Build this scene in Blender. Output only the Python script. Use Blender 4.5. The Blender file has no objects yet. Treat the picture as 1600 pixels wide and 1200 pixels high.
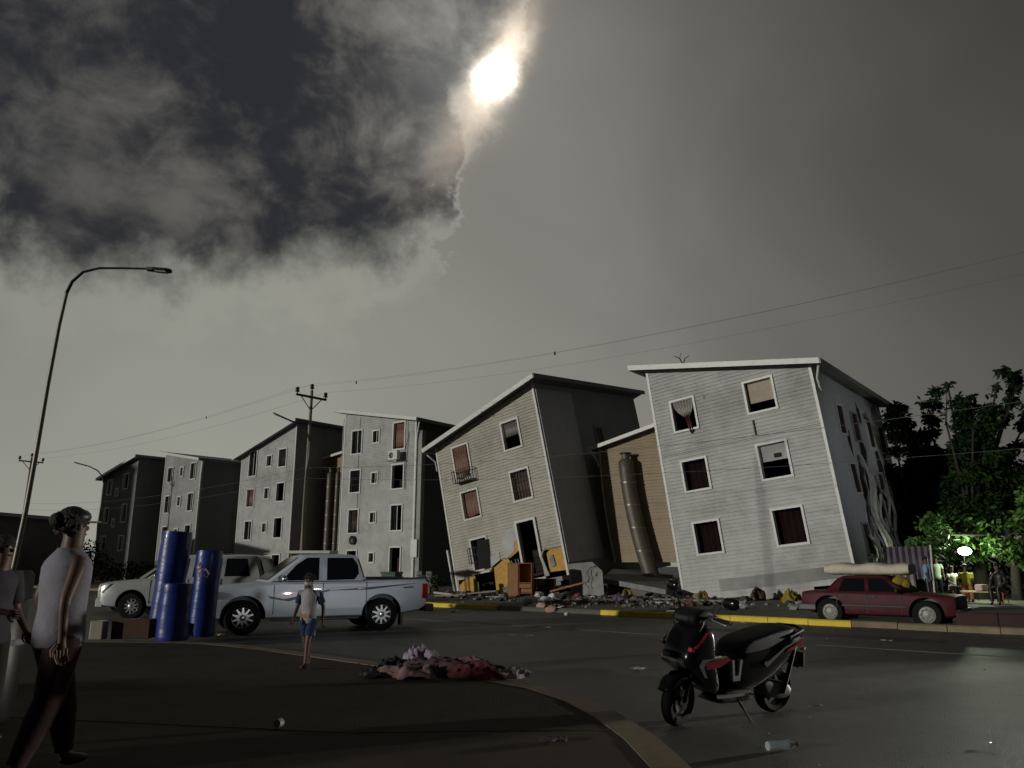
import bpy, bmesh, math, random
from mathutils import Vector, Matrix, Euler
random.seed(7)
R = math.radians
scn = bpy.context.scene
col = scn.collection
PI = math.pi

# ------------------------------------------------------------------ camera
H = 1.4
PITCH = R(13.3)
FPX = 1200.0
cam_d = bpy.data.cameras.new('camera'); cam = bpy.data.objects.new('camera', cam_d); col.objects.link(cam)
cam_d.sensor_width = 36; cam_d.lens = 27.0; cam_d.clip_end = 3000; cam_d.clip_start = .05
cam.location = (0, 0, H); cam.rotation_euler = (R(90) + PITCH, 0, 0)
scn.camera = cam

def ray(px, py):
    u = (600 - py) / FPX; x = (px - 800) / FPX
    return Vector((x, math.cos(PITCH) - u * math.sin(PITCH), math.sin(PITCH) + u * math.cos(PITCH)))
def at(px, py, z=0.0):
    """point of height z seen at a photo pixel"""
    d = ray(px, py); t = (z - H) / d.z
    return Vector((d.x * t, d.y * t, z))
def atY(px, py, Y):
    d = ray(px, py); t = Y / d.y
    return Vector((d.x * t, Y, H + d.z * t))

# ------------------------------------------------------------------ world: night sky with moonlit cloud
world = bpy.data.worlds.new('World'); scn.world = world; world.use_nodes = True
wt = world.node_tree; wt.nodes.clear()
def N(t, **kw):
    n = wt.nodes.new(t)
    for k, v in kw.items(): setattr(n, k, v)
    return n
def L(a, b): wt.links.new(a, b)
def setin(n, i, v):
    if hasattr(v, 'links') or isinstance(v, bpy.types.NodeSocket): L(v, n.inputs[i])
    else: n.inputs[i].default_value = v
def M(op, a, b=None, c=None, clamp=False):
    n = N('ShaderNodeMath', operation=op); n.use_clamp = clamp
    setin(n, 0, a)
    if b is not None: setin(n, 1, b)
    if c is not None: setin(n, 2, c)
    return n.outputs[0]
def MR(v, a, b, c=0., d=1., smooth=True):
    n = N('ShaderNodeMapRange'); n.interpolation_type = 'SMOOTHSTEP' if smooth else 'LINEAR'; n.clamp = True
    setin(n, 0, v); setin(n, 1, a); setin(n, 2, b); setin(n, 3, c); setin(n, 4, d)
    return n.outputs[0]
def MIX(f, a, b, blend='MIX'):
    n = N('ShaderNodeMix', data_type='RGBA', blend_type=blend); n.clamp_factor = True
    setin(n, 0, f)
    for i, v in ((6, a), (7, b)):
        if isinstance(v, tuple): n.inputs[i].default_value = v + (1,) if len(v) == 3 else v
        else: L(v, n.inputs[i])
    return n.outputs[2]
def NOISE(vec, scale, detail=6, rough=.55, dist=0.):
    n = N('ShaderNodeTexNoise'); L(vec, n.inputs['Vector'])
    n.inputs['Scale'].default_value = scale; n.inputs['Detail'].default_value = detail
    n.inputs['Roughness'].default_value = rough; n.inputs['Distortion'].default_value = dist
    return n
def azel(px, py):
    d = ray(px, py).normalized()
    return math.atan2(d.x, d.y), math.asin(d.z)
tc = N('ShaderNodeTexCoord')
nm = N('ShaderNodeVectorMath', operation='NORMALIZE'); L(tc.outputs['Generated'], nm.inputs[0])
DIR = nm.outputs[0]
sx = N('ShaderNodeSeparateXYZ'); L(DIR, sx.inputs[0])
AZ = M('ARCTAN2', sx.outputs[0], sx.outputs[1]); EL = M('ARCSINE', sx.outputs[2])
# stretched direction for cloud noise: flatten so that clouds look seen from below
wn = NOISE(DIR, 3.2, 6, .6)
wsep = N('ShaderNodeSeparateColor'); L(wn.outputs['Color'], wsep.inputs[0])
wn2 = NOISE(DIR, 13., 6, .62)
wsep2 = N('ShaderNodeSeparateColor'); L(wn2.outputs['Color'], wsep2.inputs[0])
def warp(base, s, s2, amp, amp2):
    a = M('MULTIPLY', M('SUBTRACT', s, .5), amp)
    b = M('MULTIPLY', M('SUBTRACT', s2, .5), amp2)
    return M('ADD', M('ADD', base, a), b)
AZw = warp(AZ, wsep.outputs[0], wsep2.outputs[0], .15, .17)
ELw = warp(EL, wsep.outputs[1], wsep2.outputs[1], .15, .19)
A0, A1 = -.75, .75
def curve(v, pts, v0, v1, o1):
    """piecewise curve: v in [v0,v1] -> [0,o1]"""
    n = N('ShaderNodeFloatCurve'); c = n.mapping.curves[0]
    P = sorted(pts)
    ps = [((p - v0) / (v1 - v0), q / o1) for p, q in P]
    c.points[0].location = ps[0]; c.points[1].location = ps[-1]
    for p in ps[1:-1]: c.points.new(*p)
    n.mapping.extend = 'HORIZONTAL'; n.mapping.update()
    setin(n, 1, MR(v, v0, v1, 0., 1., False))
    return M('MULTIPLY', n.outputs[0], o1)
bpts = []
for p in ((-60, 330), (0, 360), (60, 440), (250, 458), (450, 432), (600, 398), (670, 355), (698, 320), (706, 240), (716, 180), (742, 110), (780, 40), (820, -60)):
    bpts.append(azel(*p))
bpts += [(-.75, azel(-60, 330)[1]), (bpts[-1][0] + .03, 1.2), (.75, 1.4)]
BND = curve(AZw, bpts, A0, A1, 1.5)
above = MR(M('SUBTRACT', ELw, BND), -.03, .075)
# broken cloud field (left, above)
sc = N('ShaderNodeVectorMath', operation='MULTIPLY'); L(DIR, sc.inputs[0]); sc.inputs[1].default_value = (1, 1.1, 1.25)
fb = NOISE(sc.outputs[0], 4.6, 8, .55, .25)
fb2 = NOISE(sc.outputs[0], 12.5, 8, .62, .4)
fbm = M('ADD', M('MULTIPLY', fb.outputs[0], .60), M('MULTIPLY', fb2.outputs[0], .40))
lit = MR(fbm, .45, .66)
# moon direction and distance
md = ray(772, 118).normalized()
dp = N('ShaderNodeVectorMath', operation='DOT_PRODUCT'); L(DIR, dp.inputs[0]); dp.inputs[1].default_value = md
DM = M('ARCCOSINE', dp.outputs['Value'])
dmf = MR(DM, .95, 1.9, 1., .10)      # away from the moon the cloud lid goes dark
near = M('POWER', 2.718, M('MULTIPLY', DM, -3.6))
cl_dark = (.024, .025, .029)
cl_lit_far = (.070, .069, .067)
cl_lit_near = (.27, .255, .225)
cl_lit = MIX(near, cl_lit_far, cl_lit_near)
broken0 = MIX(lit, cl_dark, cl_lit)
bsc = N('ShaderNodeVectorMath', operation='SCALE'); L(broken0, bsc.inputs[0]); L(dmf, bsc.inputs['Scale']); broken = bsc.outputs[0]
# even veil on the right and low down
vaz = curve(AZ, [(-.75, .28), (-.5, .285), (-.25, .28), (-.05, .27), (.09, .262), (.17, .24), (.31, .165), (.44, .128), (.55, .104), (.75, .08)], A0, A1, .5)
vel = curve(EL, [(-.2, .95), (0, 1.15), (.05, 1.08), (.15, .98), (.3, .90), (.45, .78), (.6, .70), (.8, .5), (1.0, .3), (1.5, .2)], -.2, 1.5, 1.5)
vn = NOISE(DIR, 2.6, 3, .5, .6)
vv = M('MULTIPLY', M('MULTIPLY', M('MULTIPLY', vaz, dmf), vel), MR(vn.outputs[0], .25, .75, .84, 1.16, False))
vc = N('ShaderNodeVectorMath', operation='SCALE'); L(MIX(MR(AZ, -.35, .05), (.99, 1.0, .87), (1.0, .975, .87)), vc.inputs[0]); L(vv, vc.inputs['Scale'])
# silvery rim where veil meets the broken cloud
rim = M('MULTIPLY', M('SUBTRACT', 1., MR(M('ABSOLUTE', M('SUBTRACT', M('SUBTRACT', ELw, BND), -.04)), 0., .055)), M('MULTIPLY', near, .12))
vc2 = N('ShaderNodeVectorMath', operation='ADD'); L(vc.outputs[0], vc2.inputs[0])
rc = N('ShaderNodeCombineXYZ'); [L(M('MULTIPLY', rim, k), rc.inputs[i]) for i, k in enumerate((1., .95, .83))]
L(rc.outputs[0], vc2.inputs[1])
sky = MIX(above, vc2.outputs[0], broken)
# glow of the moon through the gap
def gauss(x, s): return M('POWER', 2.718, M('MULTIPLY', M('POWER', M('ABSOLUTE', M('DIVIDE', x, s)), 2.), -1.))
ma, me = azel(772, 118)
ca = math.cos(me)
wA = warp(AZ, wsep2.outputs[0], wsep2.outputs[2], .04, .075); wE = warp(EL, wsep2.outputs[1], wsep2.outputs[2], .04, .065)
u_ = M('MULTIPLY', M('SUBTRACT', wA, ma), ca); v_ = M('SUBTRACT', wE, me)
ang = R(62)     # gap runs up to the right
al = M('ADD', M('MULTIPLY', u_, math.cos(ang)), M('MULTIPLY', v_, math.sin(ang)))
pe = M('SUBTRACT', M('MULTIPLY', v_, math.cos(ang)), M('MULTIPLY', u_, math.sin(ang)))
slit = M('MULTIPLY', gauss(pe, .021), gauss(M('ADD', al, -.006), .042))
slit2 = M('MULTIPLY', gauss(pe, .022), gauss(al, .10))
core = M('MULTIPLY', gauss(pe, .0165), gauss(M('ADD', al, .006), .0175))
halo = M('MULTIPLY', gauss(DM, .11), MR(pe, -.03, .03, .25, 1.))
def addc(base, f, c):
    cx = N('ShaderNodeVectorMath', operation='SCALE'); cx.inputs[0].default_value = c; L(f, cx.inputs['Scale'])
    ad = N('ShaderNodeVectorMath', operation='ADD'); L(base, ad.inputs[0]); L(cx.outputs[0], ad.inputs[1]); return ad.outputs[0]
sky = addc(sky, halo, (.15, .15, .14))
sky = addc(sky, slit2, (.36, .25, .17))
sky = addc(sky, slit, (.85, .74, .58))
sky = addc(sky, core, (6., 5.6, 4.9))
# below the horizon: dark land tone
lowf = MR(EL, -.02, .0, 1., 0.)
sky = MIX(lowf, sky, (.01, .01, .01))
bg = N('ShaderNodeBackground'); L(sky, bg.inputs[0]); bg.inputs[1].default_value = 1.0
# a trace of physical twilight sky
ns = N('ShaderNodeTexSky'); ns.sky_type = 'NISHITA'; ns.sun_disc = False; ns.sun_elevation = R(-4); ns.sun_rotation = R(229)
bg2 = N('ShaderNodeBackground'); L(ns.outputs[0], bg2.inputs[0]); bg2.inputs[1].default_value = .05
ad = N('ShaderNodeAddShader'); L(bg.outputs[0], ad.inputs[0]); L(bg2.outputs[0], ad.inputs[1])
wo = N('ShaderNodeOutputWorld'); L(ad.outputs[0], wo.inputs[0])

# ------------------------------------------------------------------ key light: assumed unseen low flood light from behind left
sd = bpy.data.lights.new('assumed_flood_light', 'SUN'); so = bpy.data.objects.new('assumed_flood_light', sd); col.objects.link(so)
sd.energy = 1.45; sd.angle = R(1.0); sd.color = (1.0, .99, .90)
to_light = Vector((-.87, -.47, .125)).normalized()
so.rotation_euler = to_light.to_track_quat('Z', 'Y').to_euler(); so.location = (-20, -18, 6)
# assumed headlamp of an unmodelled vehicle off to the right, raking along the road
hd = bpy.data.lights.new('assumed_spot_lamp', 'SPOT'); ho = bpy.data.objects.new('assumed_spot_lamp', hd); col.objects.link(ho)
hd.energy = 4200; hd.spot_size = R(52); hd.spot_blend = .9; hd.shadow_soft_size = .06; hd.color = (1, .96, .86)
ho.location = (12.5, 12.5, .75); ho.rotation_euler = (Vector((12.5, 12.5, .75)) - Vector((6.0, 9.3, 0))).to_track_quat('Z', 'Y').to_euler()

# cool white spot lamp assumed beyond the right edge, added to brighten the pickup
kd = bpy.data.lights.new('assumed_spot_lamp', 'SPOT'); ko = bpy.data.objects.new('assumed_spot_lamp', kd); col.objects.link(ko)
kd.energy = 2400; kd.spot_size = R(24); kd.spot_blend = .8; kd.shadow_soft_size = .08; kd.color = (.95, .98, 1.0)
ko.location = (6.0, 2.0, 1.5); ko.rotation_euler = (Vector((6.0, 2.0, 1.5)) - Vector((-3.0, 16.3, 2.9))).to_track_quat('Z', 'Y').to_euler()

# fill spot added beyond the right edge to brighten the sunken block's side
rd = bpy.data.lights.new('side_wall_fill', 'SPOT'); ro_ = bpy.data.objects.new('side_wall_fill', rd); col.objects.link(ro_)
rd.energy = 1500; rd.spot_size = R(30); rd.spot_blend = .9; rd.shadow_soft_size = .15; rd.color = (.92, .95, 1.0)
ro_.location = (22, 13, 6.5); ro_.rotation_euler = (Vector((22, 13, 6.5)) - Vector((14.5, 31, 5.5))).to_track_quat('Z', 'Y').to_euler()

scn.view_settings.view_transform = 'Standard'; scn.view_settings.look = 'None'
scn.view_settings.exposure = 0; scn.view_settings.gamma = 1; scn.view_settings.use_curve_mapping = False
try:
    scn.cycles.max_bounces = 6; scn.cycles.sample_clamp_indirect = 3.0
except Exception: pass

# ------------------------------------------------------------------ helpers
_m = {}
def mat(name, c, rough=.6, metal=0., var=.12, scale=4., bump=0., bscale=30., emit=0., coat=0., dirt=0., trans=0., stretch=None, spec=None):
    if name in _m: return _m[name]
    m = bpy.data.materials.new(name); m.use_nodes = True; t = m.node_tree
    b = t.nodes['Principled BSDF']; b.inputs['Roughness'].default_value = rough; b.inputs['Metallic'].default_value = metal
    b.inputs['Coat Weight'].default_value = coat
    if spec is not None: b.inputs['Specular IOR Level'].default_value = spec
    if trans: b.inputs['Transmission Weight'].default_value = trans
    tcn = t.nodes.new('ShaderNodeTexCoord'); vec = tcn.outputs['Object']
    if stretch:
        mp = t.nodes.new('ShaderNodeMapping'); mp.inputs['Scale'].default_value = stretch; t.links.new(vec, mp.inputs[0]); vec = mp.outputs[0]
    if var or dirt:
        n = t.nodes.new('ShaderNodeTexNoise'); n.inputs['Scale'].default_value = scale; n.inputs['Detail'].default_value = 6; n.inputs['Roughness'].default_value = .65
        t.links.new(vec, n.inputs['Vector'])
        r = t.nodes.new('ShaderNodeMapRange'); r.inputs[1].default_value = .3; r.inputs[2].default_value = .7
        r.inputs[3].default_value = 1 - var; r.inputs[4].default_value = 1 + var; t.links.new(n.outputs[0], r.inputs[0])
        s = t.nodes.new('ShaderNodeVectorMath'); s.operation = 'SCALE'; s.inputs[0].default_value = c; t.links.new(r.outputs[0], s.inputs['Scale'])
        out = s.outputs[0]
        if dirt:
            n2 = t.nodes.new('ShaderNodeTexNoise'); n2.inputs['Scale'].default_value = scale * .22; n2.inputs['Detail'].default_value = 8; n2.inputs['Roughness'].default_value = .7
            t.links.new(vec, n2.inputs['Vector'])
            r2 = t.nodes.new('ShaderNodeMapRange'); r2.inputs[1].default_value = .48; r2.inputs[2].default_value = .72
            r2.inputs[3].default_value = 0; r2.inputs[4].default_value = dirt; t.links.new(n2.outputs[0], r2.inputs[0])
            mx = t.nodes.new('ShaderNodeMix'); mx.data_type = 'RGBA'; t.links.new(r2.outputs[0], mx.inputs[0]); t.links.new(out, mx.inputs[6])
            mx.inputs[7].default_value = (c[0] * .38, c[1] * .36, c[2] * .33, 1); out = mx.outputs[2]
        t.links.new(out, b.inputs['Base Color'])
    else: b.inputs['Base Color'].default_value = (*c, 1)
    if bump:
        n3 = t.nodes.new('ShaderNodeTexNoise'); n3.inputs['Scale'].default_value = bscale; n3.inputs['Detail'].default_value = 5
        t.links.new(vec, n3.inputs['Vector'])
        bp = t.nodes.new('ShaderNodeBump'); bp.inputs['Strength'].default_value = bump; bp.inputs['Distance'].default_value = .02
        t.links.new(n3.outputs[0], bp.inputs['Height']); t.links.new(bp.outputs[0], b.inputs['Normal'])
    if emit:
        b.inputs['Emission Color'].default_value = (*c, 1); b.inputs['Emission Strength'].default_value = emit
    _m[name] = m; return m

class MB:
    """collects faces for one mesh"""
    def __init__(s): s.v = []; s.f = []; s.mi = []; s.cur = 0
    def add(s, vs, fs, T=None):
        o = len(s.v)
        for p in vs:
            p = Vector(p)
            if T is not None: p = T @ p
            s.v.append(p)
        for f in fs: s.f.append([i + o for i in f]); s.mi.append(s.cur)
        return s
    def box(s, x0, x1, y0, y1, z0, z1, T=None):
        vs = [(x, y, z) for z in (z0, z1) for y in (y0, y1) for x in (x0, x1)]
        return s.add(vs, [(0, 2, 3, 1), (4, 5, 7, 6), (0, 1, 5, 4), (2, 6, 7, 3), (0, 4, 6, 2), (1, 3, 7, 5)], T)
    def cbox(s, c, d, T=None):
        return s.box(c[0] - d[0] / 2, c[0] + d[0] / 2, c[1] - d[1] / 2, c[1] + d[1] / 2, c[2] - d[2] / 2, c[2] + d[2] / 2, T)
    def prism(s, pts, y0, y1, T=None):
        """polygon in x,z extruded in y"""
        n = len(pts)
        vs = [(p[0], y0, p[1]) for p in pts] + [(p[0], y1, p[1]) for p in pts]
        fs = [list(range(n)), list(range(2 * n - 1, n - 1, -1))] + [(i + n, (i + 1) % n + n, (i + 1) % n, i) for i in range(n)]
        return s.add(vs, fs, T)
    def slab(s, pts, z0, z1, T=None):
        """polygon in x,y extruded in z"""
        n = len(pts)
        vs = [(p[0], p[1], z0) for p in pts] + [(p[0], p[1], z1) for p in pts]
        fs = [list(range(n - 1, -1, -1)), list(range(n, 2 * n))] + [(i, (i + 1) % n, (i + 1) % n + n, i + n) for i in range(n)]
        return s.add(vs, fs, T)
    def loft(s, rings, T=None, caps=True):
        n = len(rings[0]); vs = [p for r in rings for p in r]; fs = []
        for k in range(len(rings) - 1):
            for i in range(n): fs.append((k * n + i, k * n + (i + 1) % n, (k + 1) * n + (i + 1) % n, (k + 1) * n + i))
        if caps: fs += [list(range(n - 1, -1, -1)), list(range((len(rings) - 1) * n, len(rings) * n))]
        return s.add(vs, fs, T)
    def tube(s, pts, r, n=8, T=None):
        pts = [Vector(p) for p in pts]; rs = r if isinstance(r, (list, tuple)) else [r] * len(pts)
        rings = []; up = None
        for i, p in enumerate(pts):
            t = (pts[min(i + 1, len(pts) - 1)] - pts[max(i - 1, 0)]).normalized()
            if up is None: up = t.orthogonal().normalized()
            up = (up - t * up.dot(t)).normalized(); b = t.cross(up)
            rings.append([p + (up * math.cos(2 * PI * k / n) + b * math.sin(2 * PI * k / n)) * rs[i] for k in range(n)])
        return s.loft(rings, T)
    def lathe(s, prof, n=20, T=None, axis='Z'):
        """prof: (radius, height)"""
        rings = []
        for r, h in prof:
            ring = []
            for k in range(n):
                a = 2 * PI * k / n; c, d = r * math.cos(a), r * math.sin(a)
                ring.append((c, d, h) if axis == 'Z' else ((c, h, d) if axis == 'Y' else (h, c, d)))
            rings.append(ring)
        return s.loft(rings, T, caps=prof[0][0] < .003 or prof[-1][0] < .003)
    def ball(s, c, r, n=10, m=7, T=None):
        c = Vector(c); r = (r, r, r) if not isinstance(r, (tuple, list)) else r
        rings = []
        for j in range(m + 1):
            ph = PI * (.02 + .96 * j / m)
            rings.append([c + Vector((r[0] * math.sin(ph) * math.cos(2 * PI * k / n), r[1] * math.sin(ph) * math.sin(2 * PI * k / n), -r[2] * math.cos(ph))) for k in range(n)])
        return s.loft(rings, T)
    def build(s, name, m, parent=None, smooth=None, kind=None, label=None, cat=None, group=None, bevel=0, sub=0):
        me = bpy.data.meshes.new(name); me.from_pydata([tuple(p) for p in s.v], [], s.f); me.validate()
        mats = m if isinstance(m, (list, tuple)) else [m]
        for q in mats: me.materials.append(q)
        if len(mats) > 1:
            for p, i in zip(me.polygons, s.mi): p.material_index = i
        bm = bmesh.new(); bm.from_mesh(me); bmesh.ops.recalc_face_normals(bm, faces=bm.faces); bm.to_mesh(me); bm.free()
        if smooth is not None:
            for p in me.polygons: p.use_smooth = True
            try: me.set_sharp_from_angle(angle=R(smooth))
            except Exception: pass
        o = bpy.data.objects.new(name, me); col.objects.link(o)
        if parent is not None: o.parent = parent
        if bevel:
            b = o.modifiers.new('bevel', 'BEVEL'); b.width = bevel; b.segments = 2; b.limit_method = 'ANGLE'; b.angle_limit = R(40)
        if sub:
            b = o.modifiers.new('sub', 'SUBSURF'); b.levels = sub; b.render_levels = sub
        tag(o, label, cat, group, kind); return o
def tag(o, label=None, cat=None, group=None, kind=None):
    if label: o['label'] = label
    if cat: o['category'] = cat
    if group: o['group'] = group
    if kind: o['kind'] = kind
    return o
def thing(name, label, cat, loc=(0, 0, 0), rz=0., group=None, scale=1.):
    o = bpy.data.objects.new(name, None); col.objects.link(o); o.location = loc
    o.rotation_euler = (0, 0, rz) if not isinstance(rz, (tuple, Euler)) else rz
    o.scale = (scale,) * 3 if not isinstance(scale, tuple) else scale
    o.empty_display_size = .2
    return tag(o, label, cat, group)
def kids(o): return [c for c in bpy.data.objects if c.parent == o]
def copy_tree(o, parent=None, label=None):
    c = o.copy(); col.objects.link(c); c.parent = parent
    for ch in kids(o): copy_tree(ch, c)
    if label: c['label'] = label
    return c
def struct(mb, name, m, **k): return mb.build(name, m, kind='structure', **k)
def bake(o):
    """apply modifiers without operators"""
    dg = bpy.context.evaluated_depsgraph_get(); dg.update()
    me = bpy.data.meshes.new_from_object(o.evaluated_get(dg)); o.modifiers.clear(); o.data = me; return o

# ------------------------------------------------------------------ materials
M_asphalt = mat('asphalt', (.085, .084, .078), .5, var=.28, scale=1.6, bump=.9, bscale=90, dirt=.45)
M_conc = mat('paving_concrete', (.075, .062, .048), .9, spec=.15, var=.16, scale=1.4, bump=.5, bscale=70, dirt=.5)
M_pave = mat('pavement_concrete', (.17, .155, .13), .8, var=.2, scale=1.8, bump=.6, bscale=50, dirt=.6)
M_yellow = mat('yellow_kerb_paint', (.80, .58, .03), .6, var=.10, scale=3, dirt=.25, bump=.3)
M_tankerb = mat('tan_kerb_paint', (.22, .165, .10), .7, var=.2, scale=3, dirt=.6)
M_grey = mat('weathered_grey_siding', (.43, .43, .415), .55, var=.12, scale=1.6, dirt=.75, bump=.15, bscale=14)
M_tan = mat('tan_grey_siding', (.41, .385, .33), .55, var=.12, scale=1.6, dirt=.7, bump=.15, bscale=14)
M_light = mat('pale_grey_siding', (.43, .43, .42), .55, var=.14, scale=1.5, dirt=.75, bump=.15, bscale=14)
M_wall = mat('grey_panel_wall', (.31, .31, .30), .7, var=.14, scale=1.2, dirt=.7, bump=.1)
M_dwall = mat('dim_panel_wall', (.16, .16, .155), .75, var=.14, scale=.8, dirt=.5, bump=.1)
M_side = mat('side_wall_render', (.33, .335, .35), .8, var=.12, scale=.9, dirt=.4)
M_white = mat('white_painted_metal', (.66, .65, .62), .45, var=.07, scale=6, dirt=.3)
M_core = mat('tan_stair_cladding', (.30, .225, .145), .6, var=.1, scale=1.5, dirt=.4)
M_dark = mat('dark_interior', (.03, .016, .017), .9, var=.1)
M_glass = mat('dark_window_glass', (.008, .009, .011), .06, var=0, coat=0, spec=.3)
M_roof = mat('zinc_roof_sheet', (.20, .20, .20), .5, metal=.3, var=.12)
M_iron = mat('black_iron', (.02, .02, .02), .5, metal=.5, var=.1)
M_curt = mat('brown_curtain', (.23, .13, .10), .9, var=.2, scale=9)
M_curt2 = mat('pale_curtain', (.42, .40, .37), .9, var=.25, scale=11)
M_red = mat('maroon_cloth', (.11, .02, .025), .9, var=.2)
M_blue = mat('blue_cloth', (.018, .035, .10), .9, var=.2, bump=.8, bscale=14)
M_foam = mat('ochre_insulation', (.56, .32, .08), .9, var=.2, scale=5, bump=.4)
M_wood = mat('orange_brown_wood', (.30, .095, .028), .5, var=.22, scale=4, stretch=(6, 6, 1))
M_wood2 = mat('pale_wood', (.34, .17, .07), .6, var=.2, scale=4)
M_pink = mat('pinkish_wood', (.24, .14, .12), .6, var=.2)
M_pole = mat('galvanised_pole', (.30, .285, .24), .5, metal=.4, var=.15, scale=3, dirt=.4)
M_rust = mat('rusty_pole', (.21, .19, .14), .65, metal=.3, var=.2, scale=3, dirt=.6)
M_pipe = mat('duct_metal', (.115, .10, .078), .55, metal=.3, var=.2, scale=2, dirt=.5)
M_cement = mat('cracked_cement', (.27, .27, .265), .85, var=.2, scale=3, dirt=.6, bump=.8, bscale=12)
M_plastic_b = mat('black_plastic', (.012, .012, .013), .45, var=.1)
M_tyre = mat('tyre_rubber', (.012, .012, .012), .85, var=.1, spec=.15)
M_rim = mat('alloy_rim', (.62, .62, .63), .28, metal=.8, var=.05)
M_silver = mat('silver_car_paint', (.60, .63, .68), .42, metal=.05, var=.02, coat=.2, dirt=.05)
M_redcar = mat('faded_red_car_paint', (.075, .012, .018), .5, var=.15, coat=0, dirt=.4, spec=.15)
M_beige = mat('beige_car_paint', (.36, .33, .25), .4, var=.05, coat=.5)
M_cream = mat('cream_mattress_cloth', (.62, .56, .44), .9, var=.12, scale=6, bump=.5, bscale=12)
M_blackgloss = mat('glossy_black_fairing', (.005, .005, .006), .2, var=0, coat=.15, spec=.35)
M_blackmatt = mat('black_vinyl', (.008, .008, .009), .6, spec=.2, var=.1, bump=.2, bscale=80)
M_redgloss = mat('red_fairing', (.35, .012, .02), .25, var=.05, coat=.5)
M_chrome = mat('bright_chrome', (.75, .76, .78), .15, metal=1, var=0)
M_lens = mat('clear_lamp_lens', (.6, .62, .62), .1, var=0, coat=1)
M_redlens = mat('red_lamp_lens', (.35, .01, .015), .15, var=0, coat=1)
M_orangelens = mat('orange_lamp_lens', (.6, .12, .03), .2, var=0, coat=1)
M_skin = mat('brown_skin', (.11, .055, .037), .55, var=.08, scale=20)
M_hair = mat('black_hair', (.008, .007, .007), .7, var=.2, bump=.8, bscale=120)
M_tank = mat('grey_white_shirt', (.22, .21, .245), .9, var=.15, scale=9, bump=1., bscale=11)
M_maroon = mat('dark_maroon_trousers', (.034, .011, .013), .9, var=.2, scale=14, bump=1., bscale=11)
M_leaf = mat('shaded_leaf', (.010, .024, .005), .8, var=.5, spec=.15, scale=1.2)  # leaf colour darkened to stand for trees the flood light misses
M_bark = mat('bark', (.022, .018, .013), .9, var=.3, scale=8, bump=.8, bscale=20)
M_bluefilm = mat('blue_plastic_film', (.014, .036, .24), .36, var=.25, scale=3, bump=.25, bscale=5, coat=.3, stretch=(1, 1, 3))
M_yellowcl = mat('yellow_cloth', (.30, .22, .02), .85, var=.2, scale=9, bump=.5)
M_box = mat('brown_cardboard', (.10, .055, .030), .85, var=.2, scale=4)
M_paper = mat('white_litter_paper', (.6, .61, .62), .7, var=.15, scale=20)
M_line = mat('worn_road_paint', (.18, .175, .16), .8, var=.35, scale=2)

# ------------------------------------------------------------------ ground and street
U = Vector((.765, -.643, 0)).normalized(); NN = Vector((.643, .765, 0)).normalized()   # along street, across street
def st(t, s, z=0.): p = U * t + NN * s; return Vector((p.x, p.y, z))
def st_of(p): return p.x * U.x + p.y * U.y, p.x * NN.x + p.y * NN.y
g = MB(); g.slab([(-600, -200), (600, -200), (600, 900), (-600, 900)], -.5, 0); struct(g, 'ground', M_asphalt)
KS = 19.45   # distance of the far kerb
t_g0 = st_of(at(815, 952))[0]; t_g1 = st_of(at(958, 962))[0]
pv = MB(); pv.slab([st(-120, KS + .16).xy, st(90, KS + .16).xy, st(90, KS + 60).xy, st(-120, KS + 60).xy], 0.004, .13)
pavement = struct(pv, 'pavement', M_pave)
def kerb_stone(p0, p1, w, h, m, parent, name='kerb_stone', jit=.006):
    d = (p1 - p0); Ln = d.length; d.normalize(); n = Vector((-d.y, d.x, 0))
    b = MB(); g_ = .008; c = .03
    prof = [(0, 0.002), (0, h - c), (c, h), (w, h), (w, .002)]
    j = random.uniform(-jit, jit)
    rings = [[p + n * a + Vector((0, 0, q + j)) for a, q in prof] for p in (p0 + d * g_, p1 - d * g_)]
    b.loft(rings); return b.build(name, m, parent)
t = -60.
while t < 60:
    if not (t_g0 - .5 < t < t_g1 - .5):
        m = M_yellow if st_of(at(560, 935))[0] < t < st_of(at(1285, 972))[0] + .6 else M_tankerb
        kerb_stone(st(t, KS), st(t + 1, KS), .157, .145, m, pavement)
    t += 1.
rp = MB(); a0, a1 = st(t_g0 - .3, KS), st(t_g1 + .3, KS)
rp.loft([[st(x, KS + .02, .006), st(x, KS + .155, .006), st(x, KS + .155, .125), st(x, KS + .10, .09)] for x in (t_g0 - .3, t_g1 + .3)]); rp.build('ramp', M_pave, pavement)
for (tx, sx_, lx_, ly_, ro2) in ((1.5, 12.0, 3.2, 1.6, .1), (9.5, 10.5, 2.4, 2.0, -.2), (-6, 16.8, 5.0, .9, .0), (8.0, 17.2, 6.0, .7, .02)):
    pp_ = MB(); n = 18; pp_.slab([(lx_ / 2 * math.copysign(abs(math.cos(a)) ** .35, math.cos(a)) * (1 + .03 * math.sin(a * 7)), ly_ / 2 * math.copysign(abs(math.sin(a)) ** .35, math.sin(a)) * (1 + .04 * math.sin(a * 5))) for a in [2 * PI * k / n for k in range(n)]], -.01, .0042)
    o_ = struct(pp_, 'asphalt_patch', mat('patched_asphalt', (.045, .044, .042), .6, var=.3, scale=3, bump=1., bscale=70)); o_.location = st(tx, sx_); o_.rotation_euler = (0, 0, math.atan2(U.y, U.x) + ro2)
ck_ = random.Random(4)
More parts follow.
